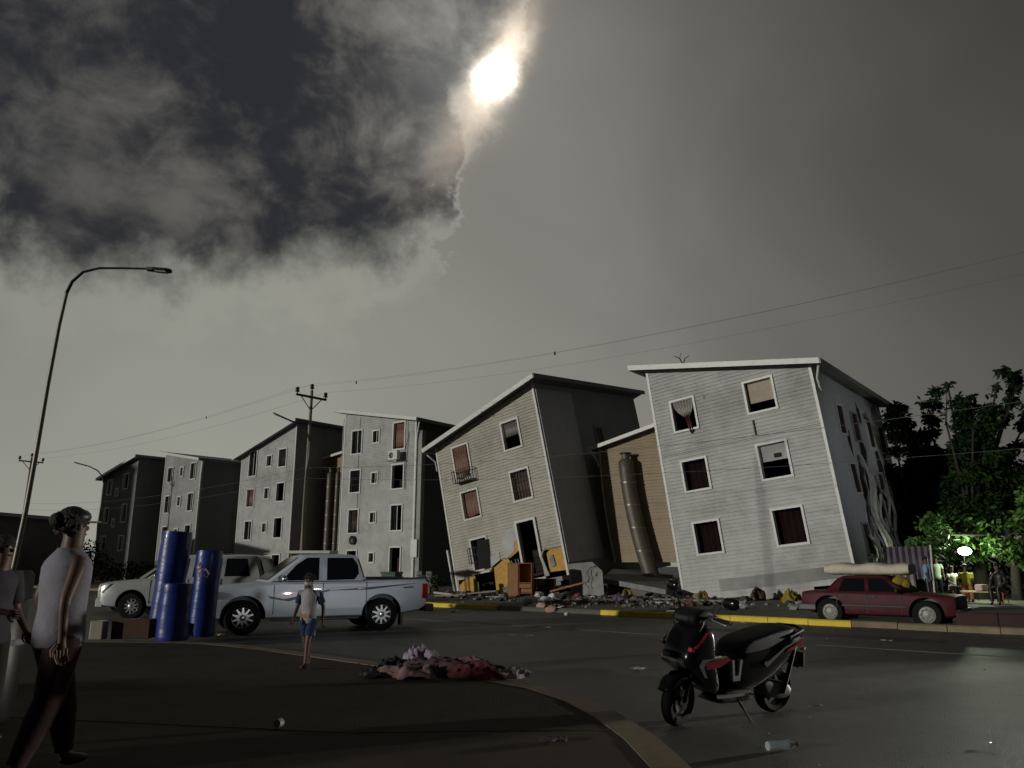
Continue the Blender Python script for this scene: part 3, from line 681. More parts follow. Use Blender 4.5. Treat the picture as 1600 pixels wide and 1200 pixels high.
# stair towers recessed between the blocks
def stair_tower(label, p_left, yaw, Wd, ztl, ztr, z0, bend, ducts, lean=0., zoff=0., pitch=.15, m=M_core):
    root = thing('stair_tower', label, 'stair tower', p_left, R(yaw), 'tan stair towers between the blocks')
    def bf(p):
        x, y, z = p; return Vector((x + bend(z), y, z + zoff))
    k = (ztr - ztl) / Wd
    zs = [z0 + (max(ztl, ztr) - z0) * i / 10 for i in range(11)]
    b = MB()
    for a_, c_ in zip(zs, zs[1:]):
        poly = clip([(0, a_), (Wd, a_), (Wd, c_), (0, c_)], -k, 1, ztl)
        if len(poly) > 2: b.prism(poly, 0, 2.5)
    b.v = [bf(p) for p in b.v]; b.build('wall', m, root)
    rows = siding_rows(Wd, ztl, ztr, [], z0, pitch)
    for z, polys in rows:
        c = MB(); board(c, z, polys, pitch); c.v = [bf(p) for p in c.v]; c.build('siding_board', m, root)
    for xx in (-.03, Wd - .03):
        c = MB(); c.loft([[bf((xx + dx, dy, z)) for dx, dy in ((0, -.05), (.07, -.05), (.07, .05), (0, .05))] for z in [z0 + (ztl + k * xx - z0) * i / 8 for i in range(9)]]); c.build('corner_trim', M_white, root)
    r = MB(); ov = .4; r.prism([(-ov, ztl - k * ov), (Wd + .1, ztr), (Wd + .1, ztr + .09), (-ov, ztl - k * ov + .09)], -.5, 2.6)
    r.v = [bf(p) for p in r.v]; ro = r.build('roof', M_roof, root)
    f_ = MB(); f_.prism([(-ov, ztl - k * ov - .06), (Wd + .1, ztr - .06), (Wd + .1, ztr + .12), (-ov, ztl - k * ov + .12)], -.54, -.505); f_.v = [bf(p) for p in f_.v]; f_.build('fascia', M_white, ro)
    for (dx, rr, za, zb) in ducts:
        d = MB(); n = 14
        pts = []; rs = []
        for i in range(n + 1):
            z = zb + (za - zb) * i / n; pts.append(bf((dx, -rr - .12, z)) + Vector(((bend(z) - bend(za)) * .35, 0, 0))); rs.append(rr)
        pts += [bf((dx, -rr - .12, za + .12)), bf((dx, -rr - .12, za + .14)), bf((dx, -rr - .12, za + .38))]; rs += [rr * .72, rr * .5, rr * .5]
        d.tube(pts, rs, 16); du = d.build('refuse_chute', M_pipe, root, smooth=50)
        z = za - 1.0
        while z > zb + .3:
            p = bf((dx, -rr - .12, z)) + Vector(((bend(z) - bend(za)) * .35, 0, 0)); c = MB(); c.lathe([(rr * 1.0, -.03), (rr * 1.07, -.03), (rr * 1.07, .03), (rr * 1.0, .03)], 16, Matrix.Translation(p)); c.build('chute_band', mat('pale_band', (.2, .18, .15), .4, metal=.5), du, smooth=30); z -= 1.05
        c = MB(); c.lathe([(rr * .55, 0), (rr * .75, 0), (rr * .75, .06), (.001, .07)], 12, Matrix.Translation(bf((dx, -rr - .12, za + .38)))); c.build('chute_cap', M_iron, du)
    c = MB(); c.tube([bf((-ov + .1, -.45, ztl - .1)), bf((-.1, -.1, ztl - .65)), bf((-.08, -.08, ztl - .9))], .035, 6); c.build('downpipe', M_white, root)
    return root
zero = lambda z: 0.
stair_tower('tan stair tower with two dark refuse chutes, squeezed between two upright blocks', (-14.35, 59.6, 0), -38, 5.2, 9.45, 10.1, 0, zero, [(1.0, .30, 8.2, .3), (1.75, .2, 8.2, .3)])
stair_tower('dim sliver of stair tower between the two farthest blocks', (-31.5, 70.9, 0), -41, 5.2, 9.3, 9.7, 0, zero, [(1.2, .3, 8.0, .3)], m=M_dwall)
def bend56(z): 
    return .70 * max(0, (7.0 - z) / 5.4) ** 1.8 + .05
stair_tower('buckled tan stair tower with one thick bent refuse chute, wedged between the two tilted blocks', (4.35, 38.0, 0), -40, 4.6, 7.05, 8.05, 1.55, bend56, [(1.75, .37, 6.2, .45)])

# unseen block added left of the frame to shade the farthest one
bl = thing('apartment_block', 'unseen apartment block added beyond the left edge to shade the farthest block', 'apartment block', (-83.4, 59.6, 0), R(-41), 'apartment blocks along the street')
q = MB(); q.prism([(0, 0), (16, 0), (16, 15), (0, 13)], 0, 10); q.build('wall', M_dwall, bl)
q = MB(); q.prism([(-.5, 12.95), (16.5, 15.1), (16.5, 15.3), (-.5, 13.15)], -.6, 10.5); q.build('roof', M_roof, bl)

# far low building on the left
lb = thing('low_building', 'low dark flat roofed building far behind the people at the left', 'building', (-44.0, 52, 0), R(-8))
lb.location.z = 0
q = MB(); q.box(0, 9.6, 0, 8, 0, 4.6); q.build('wall', mat('dull_mauve_wall', (.10, .085, .085), .85, var=.25, scale=.6), lb)
q = MB(); q.box(-.4, 10.0, -.6, 8.3, 4.62, 4.85); q.build('roof', M_roof, lb)
for x in (4.6, 6.6, 8.3):
    q = MB(); q.box(x, x + 1., -.04, .0, 2.3, 3.6); w_ = q.build('window', M_white if x == 6.6 else M_wall, lb); q = MB(); q.box(x + .1, x + .9, -.06, -.041, 2.4, 3.5); q.build('pane', M_glass, w_)
q = MB(); q.box(3.0, 9.6, -1.2, -.0, 1.9, 2.0); q.build('awning', M_dwall, lb)

# ------------------------------------------------------------------ poles, lamps and wires
def street_lamp(label, base, pts, arm_from, head, r0=.075, r1=.035, m=None, lean=0):
    root = thing('street_lamp', label, 'street lamp', base, group='street lamps')
    B = Vector(base); P = [Vector(p) - B for p in pts]
    n = len(P); rs = [r0 + (r1 - r0) * i / (n - 1) for i in range(n)]
    b = MB(); b.tube(P[:arm_from + 1], rs[:arm_from + 1], 10); b.build('pole', m or M_pole, root, smooth=50)
    b = MB(); b.tube(P[arm_from:], rs[arm_from:], 8); b.build('arm', M_iron, root, smooth=50)
    b = MB(); b.lathe([(.13, 0), (.13, .03), (.085, .06), (.08, .3)], 12, Matrix.Translation(P[0])); b.build('base_flange', M_pole, root, smooth=30)
    a, c = P[-1], Vector(head) - B; d = (c - a).normalized(); sd_ = d.cross(Vector((0, 0, 1))).normalized()
    w = .11; b = MB()
    rings = [[a + sd_ * w * f + Vector((0, 0, .03)), a - sd_ * w * f + Vector((0, 0, .03)), a - sd_ * w * f - Vector((0, 0, .05)), a + sd_ * w * f - Vector((0, 0, .05))] for a, f in ((a - d * .05, .6), (a + d * .15, 1.), (c - d * .12, 1.), (c, .5))]
    b.loft(rings); hd_ = b.build('lamp_head', M_iron, root, bevel=.012)
    b = MB(); mid = (a + c) / 2
    b.loft([[q + sd_ * w * .8, q - sd_ * w * .8, q - sd_ * w * .7 - Vector((0, 0, .02)), q + sd_ * w * .7 - Vector((0, 0, .02))] for q in (a + d * .2 - Vector((0, 0, .052)), c - d * .12 - Vector((0, 0, .052)))])
    b.build('lamp_lens', M_lens, hd_)
    return root
Yl = 18.9
big = [(8, 940), (22, 885), (40, 800), (58, 700), (75, 600), (92, 510), (104, 458), (113, 440), (130, 425), (155, 419), (190, 419), (232, 420)]
bp_ = [atY(x + 0, y, Yl) for x, y in big]; bp_[0] = Vector((bp_[1].x - .32, Yl, .0))
street_lamp('tall curved street lamp with pale pole at the left, rising high against the clouds', tuple(bp_[0]), bp_, 6, atY(268, 423, Yl), .065, .026)
YU = 38.0; pu = Vector((-10.15, 38.0, .13))
Yc = 37.3
c2 = [(472, 885), (474, 800), (478, 740), (483, 712), (484, 690), (480, 677), (463, 661)]
cp = [atY(x, y, Yc) for x, y in c2]; cp[0] = Vector((cp[0].x, Yc, .13))
street_lamp('slim bent street lamp standing just right of the utility pole', tuple(cp[0]), cp, 4, atY(427, 645, Yc), .06, .035, M_rust)
Yd = 58.
c3 = [(150, 880), (153, 820), (158, 790), (162, 755), (160, 744), (152, 735), (138, 728)]
cp = [atY(x, y, Yd) for x, y in c3]; cp[0] = Vector((cp[0].x, Yd, .13))
street_lamp('small distant street lamp in front of the farthest apartment block', tuple(cp[0]), cp, 3, atY(116, 722, Yd), .07, .04, M_rust)

def pole_frame(p, top, lean=(0, 0)):
    return Vector(p), Vector((p[0] + lean[0], p[1] + lean[1], top))
def utility_pole(label, base, top, m=M_rust, full=True):
    root = thing('utility_pole', label, 'utility pole', base, group='utility poles')
    T = Vector(top) - Vector(base)
    b = MB(); b.tube([Vector((0, 0, 0)), T * .5, T], [.12, .10, .07], 12); b.build('pole', m, root, smooth=50)
    cr = T - Vector((0, 0, .35))
    b = MB(); a_, c_ = cr - NN * .9, cr + NN * .9
    rings = [[q + Vector((0, 0, .05)) + U * .05, q + Vector((0, 0, .05)) - U * .05, q - Vector((0, 0, .05)) - U * .05, q - Vector((0, 0, .05)) + U * .05] for q in (a_, c_)]
    b.loft(rings); ca_ = b.build('crossarm', M_iron, root)
    for s in (-1, 1):
        b = MB(); b.tube([cr + NN * .65 * s, cr - Vector((0, 0, .7))], .025, 6); b.build('brace', M_iron, root)
    ins = []
    for q in (cr - NN * .85, T + Vector((0, 0, -.05)), cr + NN * .85):
        b = MB(); b.lathe([(.03, 0), (.03, .08), (.10, .1), (.11, .18), (.06, .2), (.10, .24), (.09, .32), (.02, .36)], 10, Matrix.Translation(q + Vector((0, 0, .03)))); b.build('insulator', M_plastic_b, root, smooth=40)
        ins.append(q + Vector(base) + Vector((0, 0, .38)))
    return root, ins
up1, in1 = utility_pole('utility pole with crossarm and three insulators in front of the pale block', tuple(pu), (-10.15, 38, 10.05))
pB = st(st_of(pu)[0] + 40, st_of(pu)[1], .13)
up2, in2 = utility_pole('utility pole beyond the right edge carrying the wires', tuple(pB), (pB.x, pB.y, 9.4))
pC = st(st_of(pu)[0] - 38, st_of(pu)[1], .13)
up3, in3 = utility_pole('thin distant utility pole at the far left against the sky', tuple(pC), (pC.x, pC.y, 10.0))
def wire(label, a, b, sag, r=.011, knots=(), grp='overhead wires', ref=False):
    a, b = Vector(a), Vector(b); n = 26
    pts = [a + (b - a) * (i / n) - Vector((0, 0, sag * 4 * (i / n) * (1 - i / n))) for i in range(n + 1)]
    m = MB(); m.tube(pts, r, 5); root = m.build('overhead_wire', mat('weathered_wire', (.10, .10, .095), .7))
    tag(root, label, 'wire', grp)
    for k in knots:
        i = int(k * n); p = pts[i] * 1.0
        q = MB(); q.tube([p - Vector((0, 0, .10)), p + Vector((0, 0, .02))], .035, 6); q.build('wire_clamp', M_plastic_b, root)
for i, (p, q) in enumerate(zip(in1, in2)):
    wire(('lowest', 'middle', 'topmost')[i] + ' of the three thin wires running from the crossarm up to the right', p, q, .9, .0034, ((.14,), (.42,), ())[i])
for i, (p, q) in enumerate(zip(in3, in1)):
    wire(('front', 'middle', 'rear')[i] + ' wire of three between the distant pole and the crossarm pole', p, q, .6, .0045, ((.8,), (), ())[i])
def bundle(z0_, z1_, z2_, lab, r):
    p0 = Vector((-10.15, 37.85, z0_)); p1 = pB.copy(); p1.z = z1_
    wire('dark service cable crossing the facades, ' + lab, p0, p1, z2_, r, (), 'service cables across the facades')
    p2 = pC.copy(); p2.z = z0_ + .2
    wire('dark service cable left of the utility pole, ' + lab, p2, p0, .6, r, (), 'service cables across the facades')
bundle(6.1, 5.9, .75, 'the higher one', .007); bundle(5.6, 4.4, .65, 'the lower one', .006)
wp = thing('fence_post', 'short pale post at the far left beside the big lamp pole', 'post', tuple(at(2, 960)), 0)
q = MB(); q.tube([(0, 0, 0), (.18, 0, 2.05)], .06, 8); q.build('post', M_pole, wp); q = MB(); q.lathe([(.075, 0), (.075, .05), (.02, .08)], 10, Matrix.Translation((.18, 0, 2.05))); q.build('cap', M_pole, wp)

# ------------------------------------------------------------------ vehicles
def ring(x, zb, zt, w, crown=.015):
    h = zt - zb
    half = [(.0, zb), (.82 * w, zb), (.97 * w, zb + .05), (w, zb + .26 * h), (w * 1.0, zb + .66 * h), (.985 * w, zt - .07), (.955 * w, zt - .02), (.90 * w, zt), (.45 * w, zt + crown * .8), (0, zt + crown)]
    return [(x, y, z) for y, z in half] + [(x, -y, z) for y, z in half[-2:0:-1]]
def wheel(root, x, y, r, wd, spokes=10, rimm=None, style='alloy'):
    s = 1 if y > 0 else -1
    b = MB(); b.lathe([(r * .60, -wd / 2), (r * .93, -wd / 2), (r, -wd * .36), (r, wd * .36), (r * .93, wd / 2), (r * .60, wd / 2), (r * .58, 0)], 28, None, 'Y')
    w = b.build('wheel', M_tyre, root, smooth=35); w.location = (x, y, r)
    q = MB(); q.lathe([(r * .62, s * wd * .50), (r * .64, s * wd * .44), (r * .55, s * wd * .36), (r * .52, s * wd * .1)], 28, None, 'Y')
    f = s * wd
    if style == 'alloy':
        for k in range(spokes):
            a = 2 * PI * k / spokes
            T = Matrix.Rotation(a, 4, 'Y')
            q.loft([[(-.035, f * .30, .05), (.035, f * .30, .05), (.035, f * .42, .05), (-.035, f * .42, .05)], [(-.018, f * .28, r * .58), (.018, f * .28, r * .58), (.014, f * .42, r * .58), (-.014, f * .42, r * .58)]], T)
        q.lathe([(.07, f * .28), (.07, f * .42), (.05, f * .46), (.001, f * .46)], 14, None, 'Y')
    else:
        q.lathe([(r * .56, f * .30), (r * .40, f * .36), (r * .30, f * .30), (r * .16, f * .36), (.001, f * .40)], 24, None, 'Y')
        for k in range(8):
            a = 2 * PI * k / 8; q.ball((r * .42 * math.cos(a), f * .36, r * .42 * math.sin(a)), .02, 6, 4)
    q.build('rim', rimm or M_rim, w, smooth=35)
    q = MB(); q.lathe([(.001, s * wd * .08), (r * .57, s * wd * .08)], 20, None, 'Y'); q.build('brake_disc', M_iron, w)
    return w
def car(name, label, cat, loc, rz, scale, spec):
    root = thing(name, label, cat, loc, rz, None, scale); P = spec['paint']
    b = MB(); b.loft([ring(*s) for s in spec['st']]); body = b.build('body', [P, M_plastic_b], root)
    ct = MB(); ct.cur = 0
    for ax in spec['axles']:
        for s in (-1, 1):
            ct.lathe([(.001, s * (spec['w'] - .30)), (spec['arch'], s * (spec['w'] - .30)), (spec['arch'], s * (spec['w'] + .2)), (.001, s * (spec['w'] + .2))], 28, Matrix.Translation((ax, 0, spec['r'] + .02)), 'Y')
    if spec.get('bed'): ct.box(*spec['bed'])
    co = ct.build('cutter', M_plastic_b, root); co.data.update()
    md_ = body.modifiers.new('cut', 'BOOLEAN'); md_.object = co; md_.operation = 'DIFFERENCE'; md_.solver = 'EXACT'
    try: md_.material_mode = 'TRANSFER'
    except Exception: pass
    bv = None
    bake(body); bpy.data.objects.remove(co)
    while len(body.data.materials) < 2: body.data.materials.append(M_plastic_b)
    body.data.materials[1] = M_plastic_b
    for p in body.data.polygons:
        p.use_smooth = True; c = p.center; p.material_index = 0
        for ax in spec['axles']:
            if abs(math.hypot(c.x - ax, c.z - spec['r'] - .02)) < spec['arch'] + .004 and abs(c.y) < spec['w'] - .03 and c.z > .3: p.material_index = 1
        if spec.get('bed') and spec['bed'][0] - .01 < c.x < spec['bed'][1] + .01 and abs(c.y) < .775 and c.z > .7: p.material_index = 1
    try: body.data.set_sharp_from_angle(angle=R(20))
    except Exception: pass
    # greenhouse
    bx0, bx1, rx0, rx1, z0, z1, w0, w1 = spec['cab']
    def cr(t, ins=0.):
        xa, xb = bx0 + (rx0 - bx0) * t + ins, bx1 + (rx1 - bx1) * t - ins; w = w0 + (w1 - w0) * t - ins; z = z0 + (z1 - z0) * t; c = .10
        return xa, xb, w, z, c
    rings = []
    for t, ins, dz in ((-.06, -.01, 0), (0, 0, 0), (.45, 0, 0), (.9, 0, 0), (.97, .025, 0), (1.0, .10, .0), (1.0, .35, .018)):
        xa, xb, w, z, c = cr(t, ins)
        rings.append([(xa + c, -w, z + dz), (xb - c, -w, z + dz), (xb - .02, -w + c * .7, z + dz), (xb, -w * .5, z + dz), (xb, w * .5, z + dz), (xb - .02, w - c * .7, z + dz), (xb - c, w, z + dz), (xa + c, w, z + dz), (xa + .02, w - c * .7, z + dz), (xa, w * .5, z + dz), (xa, -w * .5, z + dz), (xa + .02, -w + c * .7, z + dz)])
    q = MB(); q.loft(rings); q.build('cab', P, root, smooth=32)
    def sidept(x, t, s, off):
        w = w0 + (w1 - w0) * t; return (x, s * (w + off), z0 + (z1 - z0) * t)
    for s in (-1, 1):
        for poly in spec['wins']:
            q = MB(); n = len(poly)
            q.add([sidept(x, t, s, .006) for x, t in poly] + [sidept(x, t, s, -.02) for x, t in poly], [list(range(n))] + [(i, (i + 1) % n, (i + 1) % n + n, i + n) for i in range(n)])
            q.build('side_window', M_glass, root)
        for (x, zz) in spec.get('handles', ()):
            q = MB(); q.cbox((x, s * (spec['w'] + .022), zz), (.19, .025, .03)); q.build('door_handle', spec.get('hm', M_chrome), root, bevel=.008)
        for x, zb_, zt_ in spec['seams']:
            q = MB(); q.cbox((x, s * (spec['w'] - .002), (zb_ + zt_) / 2), (.016, .012, zt_ - zb_)); q.build('door_seam', M_iron, root)
    for end, nm_, t0_, t1_ in ((1, 'windshield', .08, .90), (0, 'rear_window', .15, .85)):
        xs = [bx1 + (rx1 - bx1) * t + .006 if end else bx0 + (rx0 - bx0) * t - .006 for t in (t0_, t1_)]
        ws = [(w0 + (w1 - w0) * t) * .86 for t in (t0_, t1_)]; zz = [z0 + (z1 - z0) * t for t in (t0_, t1_)]
        dx = .015 if end else -.015
        q = MB(); q.add([(xs[0], -ws[0], zz[0]), (xs[0], ws[0], zz[0]), (xs[1], ws[1], zz[1]), (xs[1], -ws[1], zz[1])] + [(xs[0] + dx, -ws[0], zz[0]), (xs[0] + dx, ws[0], zz[0]), (xs[1] + dx, ws[1], zz[1]), (xs[1] + dx, -ws[1], zz[1])], [(0, 1, 2, 3), (4, 5, 6, 7), (0, 1, 5, 4), (1, 2, 6, 5), (2, 3, 7, 6), (3, 0, 4, 7)])
        q.build(nm_, M_glass, root)
    for ax in spec['axles']:
        for s in (-1, 1): wheel(root, ax, s * (spec['w'] - .13), spec['r'], .24, spec.get('spokes', 10), spec.get('rim'), spec.get('style', 'alloy'))
    for nm_, m, args in spec['extras']:
        q = MB()
        for a in args: q.box(*a)
        q.build(nm_, m, root, bevel=spec.get('bev', .02))
    for s in (-1, 1):
        x, zz = spec['mirror']
        q = MB(); q.ball((x, s * (spec['w'] + .13), zz), (.07, .11, .085), 12, 8); q.tube([(x, s * (spec['w'] - .05), zz - .05), (x, s * (spec['w'] + .05), zz - .04)], .02, 6); q.build('side_mirror', spec.get('mm', M_chrome), root, smooth=60)
    return root

pf, pr = at(376, 993), at(593, 985)
pf.z = pr.z = 0; wbp = (pf - pr).length; ctr = (pf + pr) / 2; hdg = math.atan2((pf - pr).y, (pf - pr).x)
sc_ = wbp / 3.08; offn = Vector((-math.sin(hdg), math.cos(hdg), 0))
# near side wheels are measured: shift the centre away from the camera by half the track
ctr -= offn * (.79 * sc_) * 1
if offn.y < 0: pass
spec_pick = dict(paint=M_silver, w=.92, r=.385, arch=.47, axles=(1.54, -1.54), bed=(-2.52, -1.2, -.77, .77, .72, 1.6),
    st=[(2.50, .50, .82, .62), (2.46, .40, .94, .76), (2.34, .36, 1.0, .85), (2.0, .34, 1.06, .91), (1.54, .34, 1.11, .92), (1.1, .34, 1.16, .92), (.8, .34, 1.18, .92), (-1.1, .34, 1.19, .92), (-1.9, .36, 1.21, .92), (-2.45, .44, 1.22, .915), (-2.60, .52, 1.22, .90), (-2.63, .56, 1.19, .88)],
    cab=(-1.16, 1.12, -.98, .30, 1.16, 1.80, .86, .68),
    wins=[[(.76, .06), (-.06, .06), (-.08, .88), (.20, .88), (.44, .62)], [(-.24, .06), (-.88, .08), (-.99, .30), (-.97, .62), (-.86, .88), (-.26, .88)]],
    handles=((-.02, 1.0), (-1.02, 1.0)), seams=((.92, .45, 1.1), (-.16, .40, 1.14), (-1.16, .42, 1.16)), mirror=(.74, 1.24),
    extras=[('front_bumper', M_plastic_b, [(2.36, 2.58, -.84, .84, .36, .70)]), ('grille', M_iron, [(2.49, 2.55, -.48, .48, .72, .92)]),
            ('rear_bumper', M_plastic_b, [(-2.84, -2.62, -.86, .86, .42, .60)]), ('bed_liner', M_plastic_b, [(-2.60, -1.16, -.89, -.78, 1.225, 1.25), (-2.60, -1.16, .78, .89, 1.225, 1.25)]),
            ('belt_moulding', M_iron, [(-1.12, .96, -.935, -.90, 1.165, 1.185), (-1.12, .96, .90, .935, 1.165, 1.185)]), ('side_step', M_plastic_b, [(-1.0, 1.0, -1.0, -.86, .30, .36), (-1.0, 1.0, .86, 1.0, .30, .36)])])
pick = car('pickup_truck', 'silver double cab pickup truck parked on the road with red and black side stripes', 'pickup', (ctr.x, ctr.y, 0), hdg, (sc_, sc_, sc_ * .955), spec_pick)
for s in (-1, 1):
    q = MB(); q.loft([[(2.36, s * .86, .80), (2.42, s * .80, .98), (2.20, s * .90, .98), (2.14, s * .925, .84)], [(2.38, s * .875, .80), (2.44, s * .82, .98), (2.20, s * .925, .98), (2.14, s * .94, .84)]]); q.build('headlight', M_lens, pick)
    q = MB(); q.box(-2.66, -2.52, min(s * .80, s * .925), max(s * .80, s * .925), .74, 1.10); q.build('tail_light', M_redlens, pick, bevel=.015)
    y = s * .9235
    # swoosh stripes on the doors and bed side
    def stripe(name, m, pts, off):
        q = MB(); n = len(pts); q.add([(x, y + s * off, z) for x, z in pts] + [(x, y - s * .01, z) for x, z in pts], [list(range(n))] + [(i, (i + 1) % n, (i + 1) % n + n, i + n) for i in range(n)]); q.build(name, m, pick)
    stripe('black_stripe', M_plastic_b, [(1.05, .86), (.7, .78), (.2, .88), (-.3, .99), (-.3, .95), (.2, .84), (.6, .73), (1.0, .80)], .004)
    stripe('red_stripe', M_redgloss, [(.95, .88), (.6, .80), (.2, .91), (-.05, .99), (.25, .98), (.6, .90)], .003)
    stripe('white_stripe', M_white, [(.6, .96), (.2, 1.0), (-.3, 1.03), (-1.1, 1.05), (-1.1, 1.03), (-.3, 1.0), (.2, .97)], .003)
    stripe('black_stripe', M_plastic_b, [(-.2, .96), (-1.1, 1.02), (-1.9, 1.08), (-2.45, 1.12), (-1.9, 1.05), (-1.2, .97)], .003)
    stripe('bed_emblem', M_iron, [(-2.05, 1.02), (-2.3, 1.035), (-2.3, 1.005), (-2.05, .99)], .003)
    q = MB(); q.box(-2.05, -2.0, min(s * .7, s * .9), max(s * .7, s * .9), .12, .42); q.build('mud_flap', M_plastic_b, pick)

# second silver vehicle behind it
c2p = at(200, 968); c2p.z = 0
spec_suv = dict(paint=mat('white_silver_paint', (.44, .45, .45), .3, metal=.2, var=.02, coat=.8), w=.90, r=.36, arch=.44, axles=(1.40, -1.40),
    st=[(2.35, .42, .86, .72), (2.30, .36, .96, .82), (2.15, .34, 1.02, .88), (1.8, .32, 1.06, .9), (1.0, .32, 1.13, .90), (-1.9, .34, 1.16, .90), (-2.25, .40, 1.14, .86), (-2.34, .5, 1.05, .80)],
    cab=(-2.25, 1.1, -2.0, .15, 1.12, 1.76, .84, .68),
    wins=[[(.72, .06), (-.06, .06), (-.08, .86), (.12, .86), (.40, .6)], [(-.22, .06), (-1.0, .06), (-1.0, .86), (-.24, .86)], [(-1.12, .08), (-1.85, .10), (-1.70, .86), (-1.12, .86)]],
    handles=((-.02, .98), (-.95, .98)), seams=((.9, .45, 1.08), (-.14, .40, 1.1), (-1.06, .42, 1.1)), mirror=(.70, 1.2),
    extras=[('front_bumper', M_white, [(2.22, 2.42, -.82, .82, .34, .58)]), ('grille', M_iron, [(2.34, 2.40, -.5, .5, .62, .84)]), ('rear_bumper', M_plastic_b, [(-2.48, -2.3, -.8, .8, .42, .60)]),
            ('roof_rail', M_chrome, [(-1.9, .1, -.62, -.59, 1.79, 1.82), (-1.9, .1, .59, .62, 1.79, 1.82)])])
suv = car('parked_car', 'white silver estate car parked behind the blue rolls, its shiny headlight facing left', 'car', (c2p.x + 1.4 * .98, c2p.y + .85 - .06, 0), R(181.5), .95, spec_suv)
for s in (-1, 1):
    q = MB(); q.loft([[(2.20, s * .86, .72), (2.36, s * .66, .74), (2.33, s * .68, .94), (2.0, s * .89, .98)], [(2.22, s * .885, .72), (2.40, s * .68, .74), (2.35, s * .70, .94), (2.0, s * .915, .98)]]); q.build('headlight', M_chrome, suv)
    q = MB(); q.ball((2.30, s * .70, .50), (.05, .12, .12), 10, 6); q.build('fog_light', M_lens, suv, smooth=60)

for n_ in (2.6, 8.0):  # unseen cars added left of the view to cast shade on the plaza
    c_ = Vector((.88, .475, 0)) * -9.2 + Vector((-.475, .88, 0)) * n_
    o_ = copy_tree(suv, None, ('nearer' if n_ < 5 else 'farther') + ' of two unseen silver estate cars added left of the view to shade the plaza'); o_.location = (c_.x, c_.y, .12); o_.rotation_euler = (0, 0, R(118)); o_.scale = (1.1, 1.1, 1.1)
# beige car farther left, behind
c3p = at(168, 957); c3p.z = 0
spec_sedan = dict(paint=M_beige, w=.82, r=.31, arch=.38, axles=(1.25, -1.25), style='steel',
    st=[(1.98, .40, .78, .72), (1.96, .34, .83, .78), (1.86, .30, .86, .81), (1.2, .28, .90, .82), (.8, .28, .92, .82), (-1.2, .28, .94, .82), (-1.75, .32, .94, .81), (-2.0, .40, .90, .76), (-2.04, .48, .84, .72)],
    cab=(-1.40, .92, -.92, .28, .90, 1.36, .76, .60),
    wins=[[(.62, .08), (-.16, .08), (-.18, .84), (.20, .84)], [(-.26, .08), (-.98, .08), (-.84, .84), (-.28, .84)]],
    handles=((-.06, .80), (-.85, .80)), hm=M_plastic_b, mm=M_plastic_b, seams=((.66, .36, .88), (-.22, .34, .9), (-1.02, .50, .9)), mirror=(.62, .98),
    extras=[('front_bumper', M_plastic_b, [(1.86, 2.06, -.76, .76, .36, .52)]), ('rear_bumper', mat('grey_bumper_plastic', (.06, .06, .065), .5), [(-2.14, -1.98, -.78, .78, .38, .58), (-2.1, -1.62, -.835, -.79, .40, .56), (-2.1, -1.62, .79, .835, .40, .56)]), ('grille', M_iron, [(1.93, 1.985, -.45, .45, .56, .70)]), ('rub_strip', M_iron, [(-.9, .8, -.835, -.815, .52, .58), (-.9, .8, .815, .835, .52, .58)])])
bc = car('parked_car', 'beige car half hidden behind the silver one at the far left', 'car', (c3p.x + 1.4, c3p.y + 1.1, 0), R(176), 1.0, spec_sedan)
for s in (-1, 1):
    q = MB(); q.cbox((1.95, s * .60, .66), (.06, .24, .16)); q.build('headlight', mat('yellowed_lens', (.6, .52, .3), .25), bc, bevel=.02)
q = MB(); q.box(-.2, .2, -.5, .5, 1.38, 1.44); q.build('roof_bar', M_orangelens, bc, bevel=.02)

# red car with a mattress on its roof
rcp, rcf = at(1300, 976), at(1452, 983); rcp.z = rcf.z = 0
hd2 = math.atan2((rcf - rcp).y, (rcf - rcp).x); sc2 = (rcf - rcp).length / 2.5
on2 = Vector((-math.sin(hd2), math.cos(hd2), 0)); cr2 = (rcp + rcf) / 2 + on2 * .70 * sc2
spec_red = dict(spec_sedan); spec_red['paint'] = M_redcar; spec_red['r'] = .365; spec_red['arch'] = .43; spec_red['rim'] = mat('dull_steel_rim', (.26, .255, .24), .5, metal=.3, var=.1)
rc = car('parked_car', 'faded dark red old saloon car with a rolled mattress tied on its roof', 'car', (cr2.x, cr2.y, 0), hd2, (sc2, sc2, sc2 * 1.0), spec_red)
for s in (-1, 1):
    q = MB(); q.cbox((1.93, s * .60, .66), (.07, .26, .15)); q.build('headlight', M_lens, rc, bevel=.02)
    q = MB(); q.cbox((-2.0, s * .62, .74), (.06, .24, .13)); q.build('tail_light', mat('pinkish_lens', (.4, .12, .10), .3), rc, bevel=.01)
q = MB()
mp = cr2 + Vector((0, 0, 1.36 * sc2 + .01))
n = 22; rings = []
for i in range(n + 1):
    x = -1.25 + 2.3 * i / n; e = 1 - max(0, (abs(x + .1) - 1.0)) * 1.3
    rr = []
    for k in range(18):
        a = 2 * PI * k / 18; w = .50 + .02 * math.sin(x * 5); h = .165 + .012 * math.sin(x * 7 + 1)
        c_, s__ = math.cos(a), math.sin(a)
        rr.append((x, w * (abs(c_) ** .6) * (1 if c_ > 0 else -1) * (1 + .02 * math.sin(3 * a + x * 4)), h + h * (abs(s__) ** .7) * (1 if s__ > 0 else -1) * e))
    rings.append(rr)
q.loft(rings); mo = q.build('mattress', M_cream, None, smooth=60); mo.location = mp - Vector((math.cos(hd2), math.sin(hd2), 0)) * .15; mo.rotation_euler = (0, 0.0, hd2); mo.scale = (sc2 * .98, sc2, sc2)
tag(mo, 'cream mattress lying on the roof of the dark red car', 'mattress')
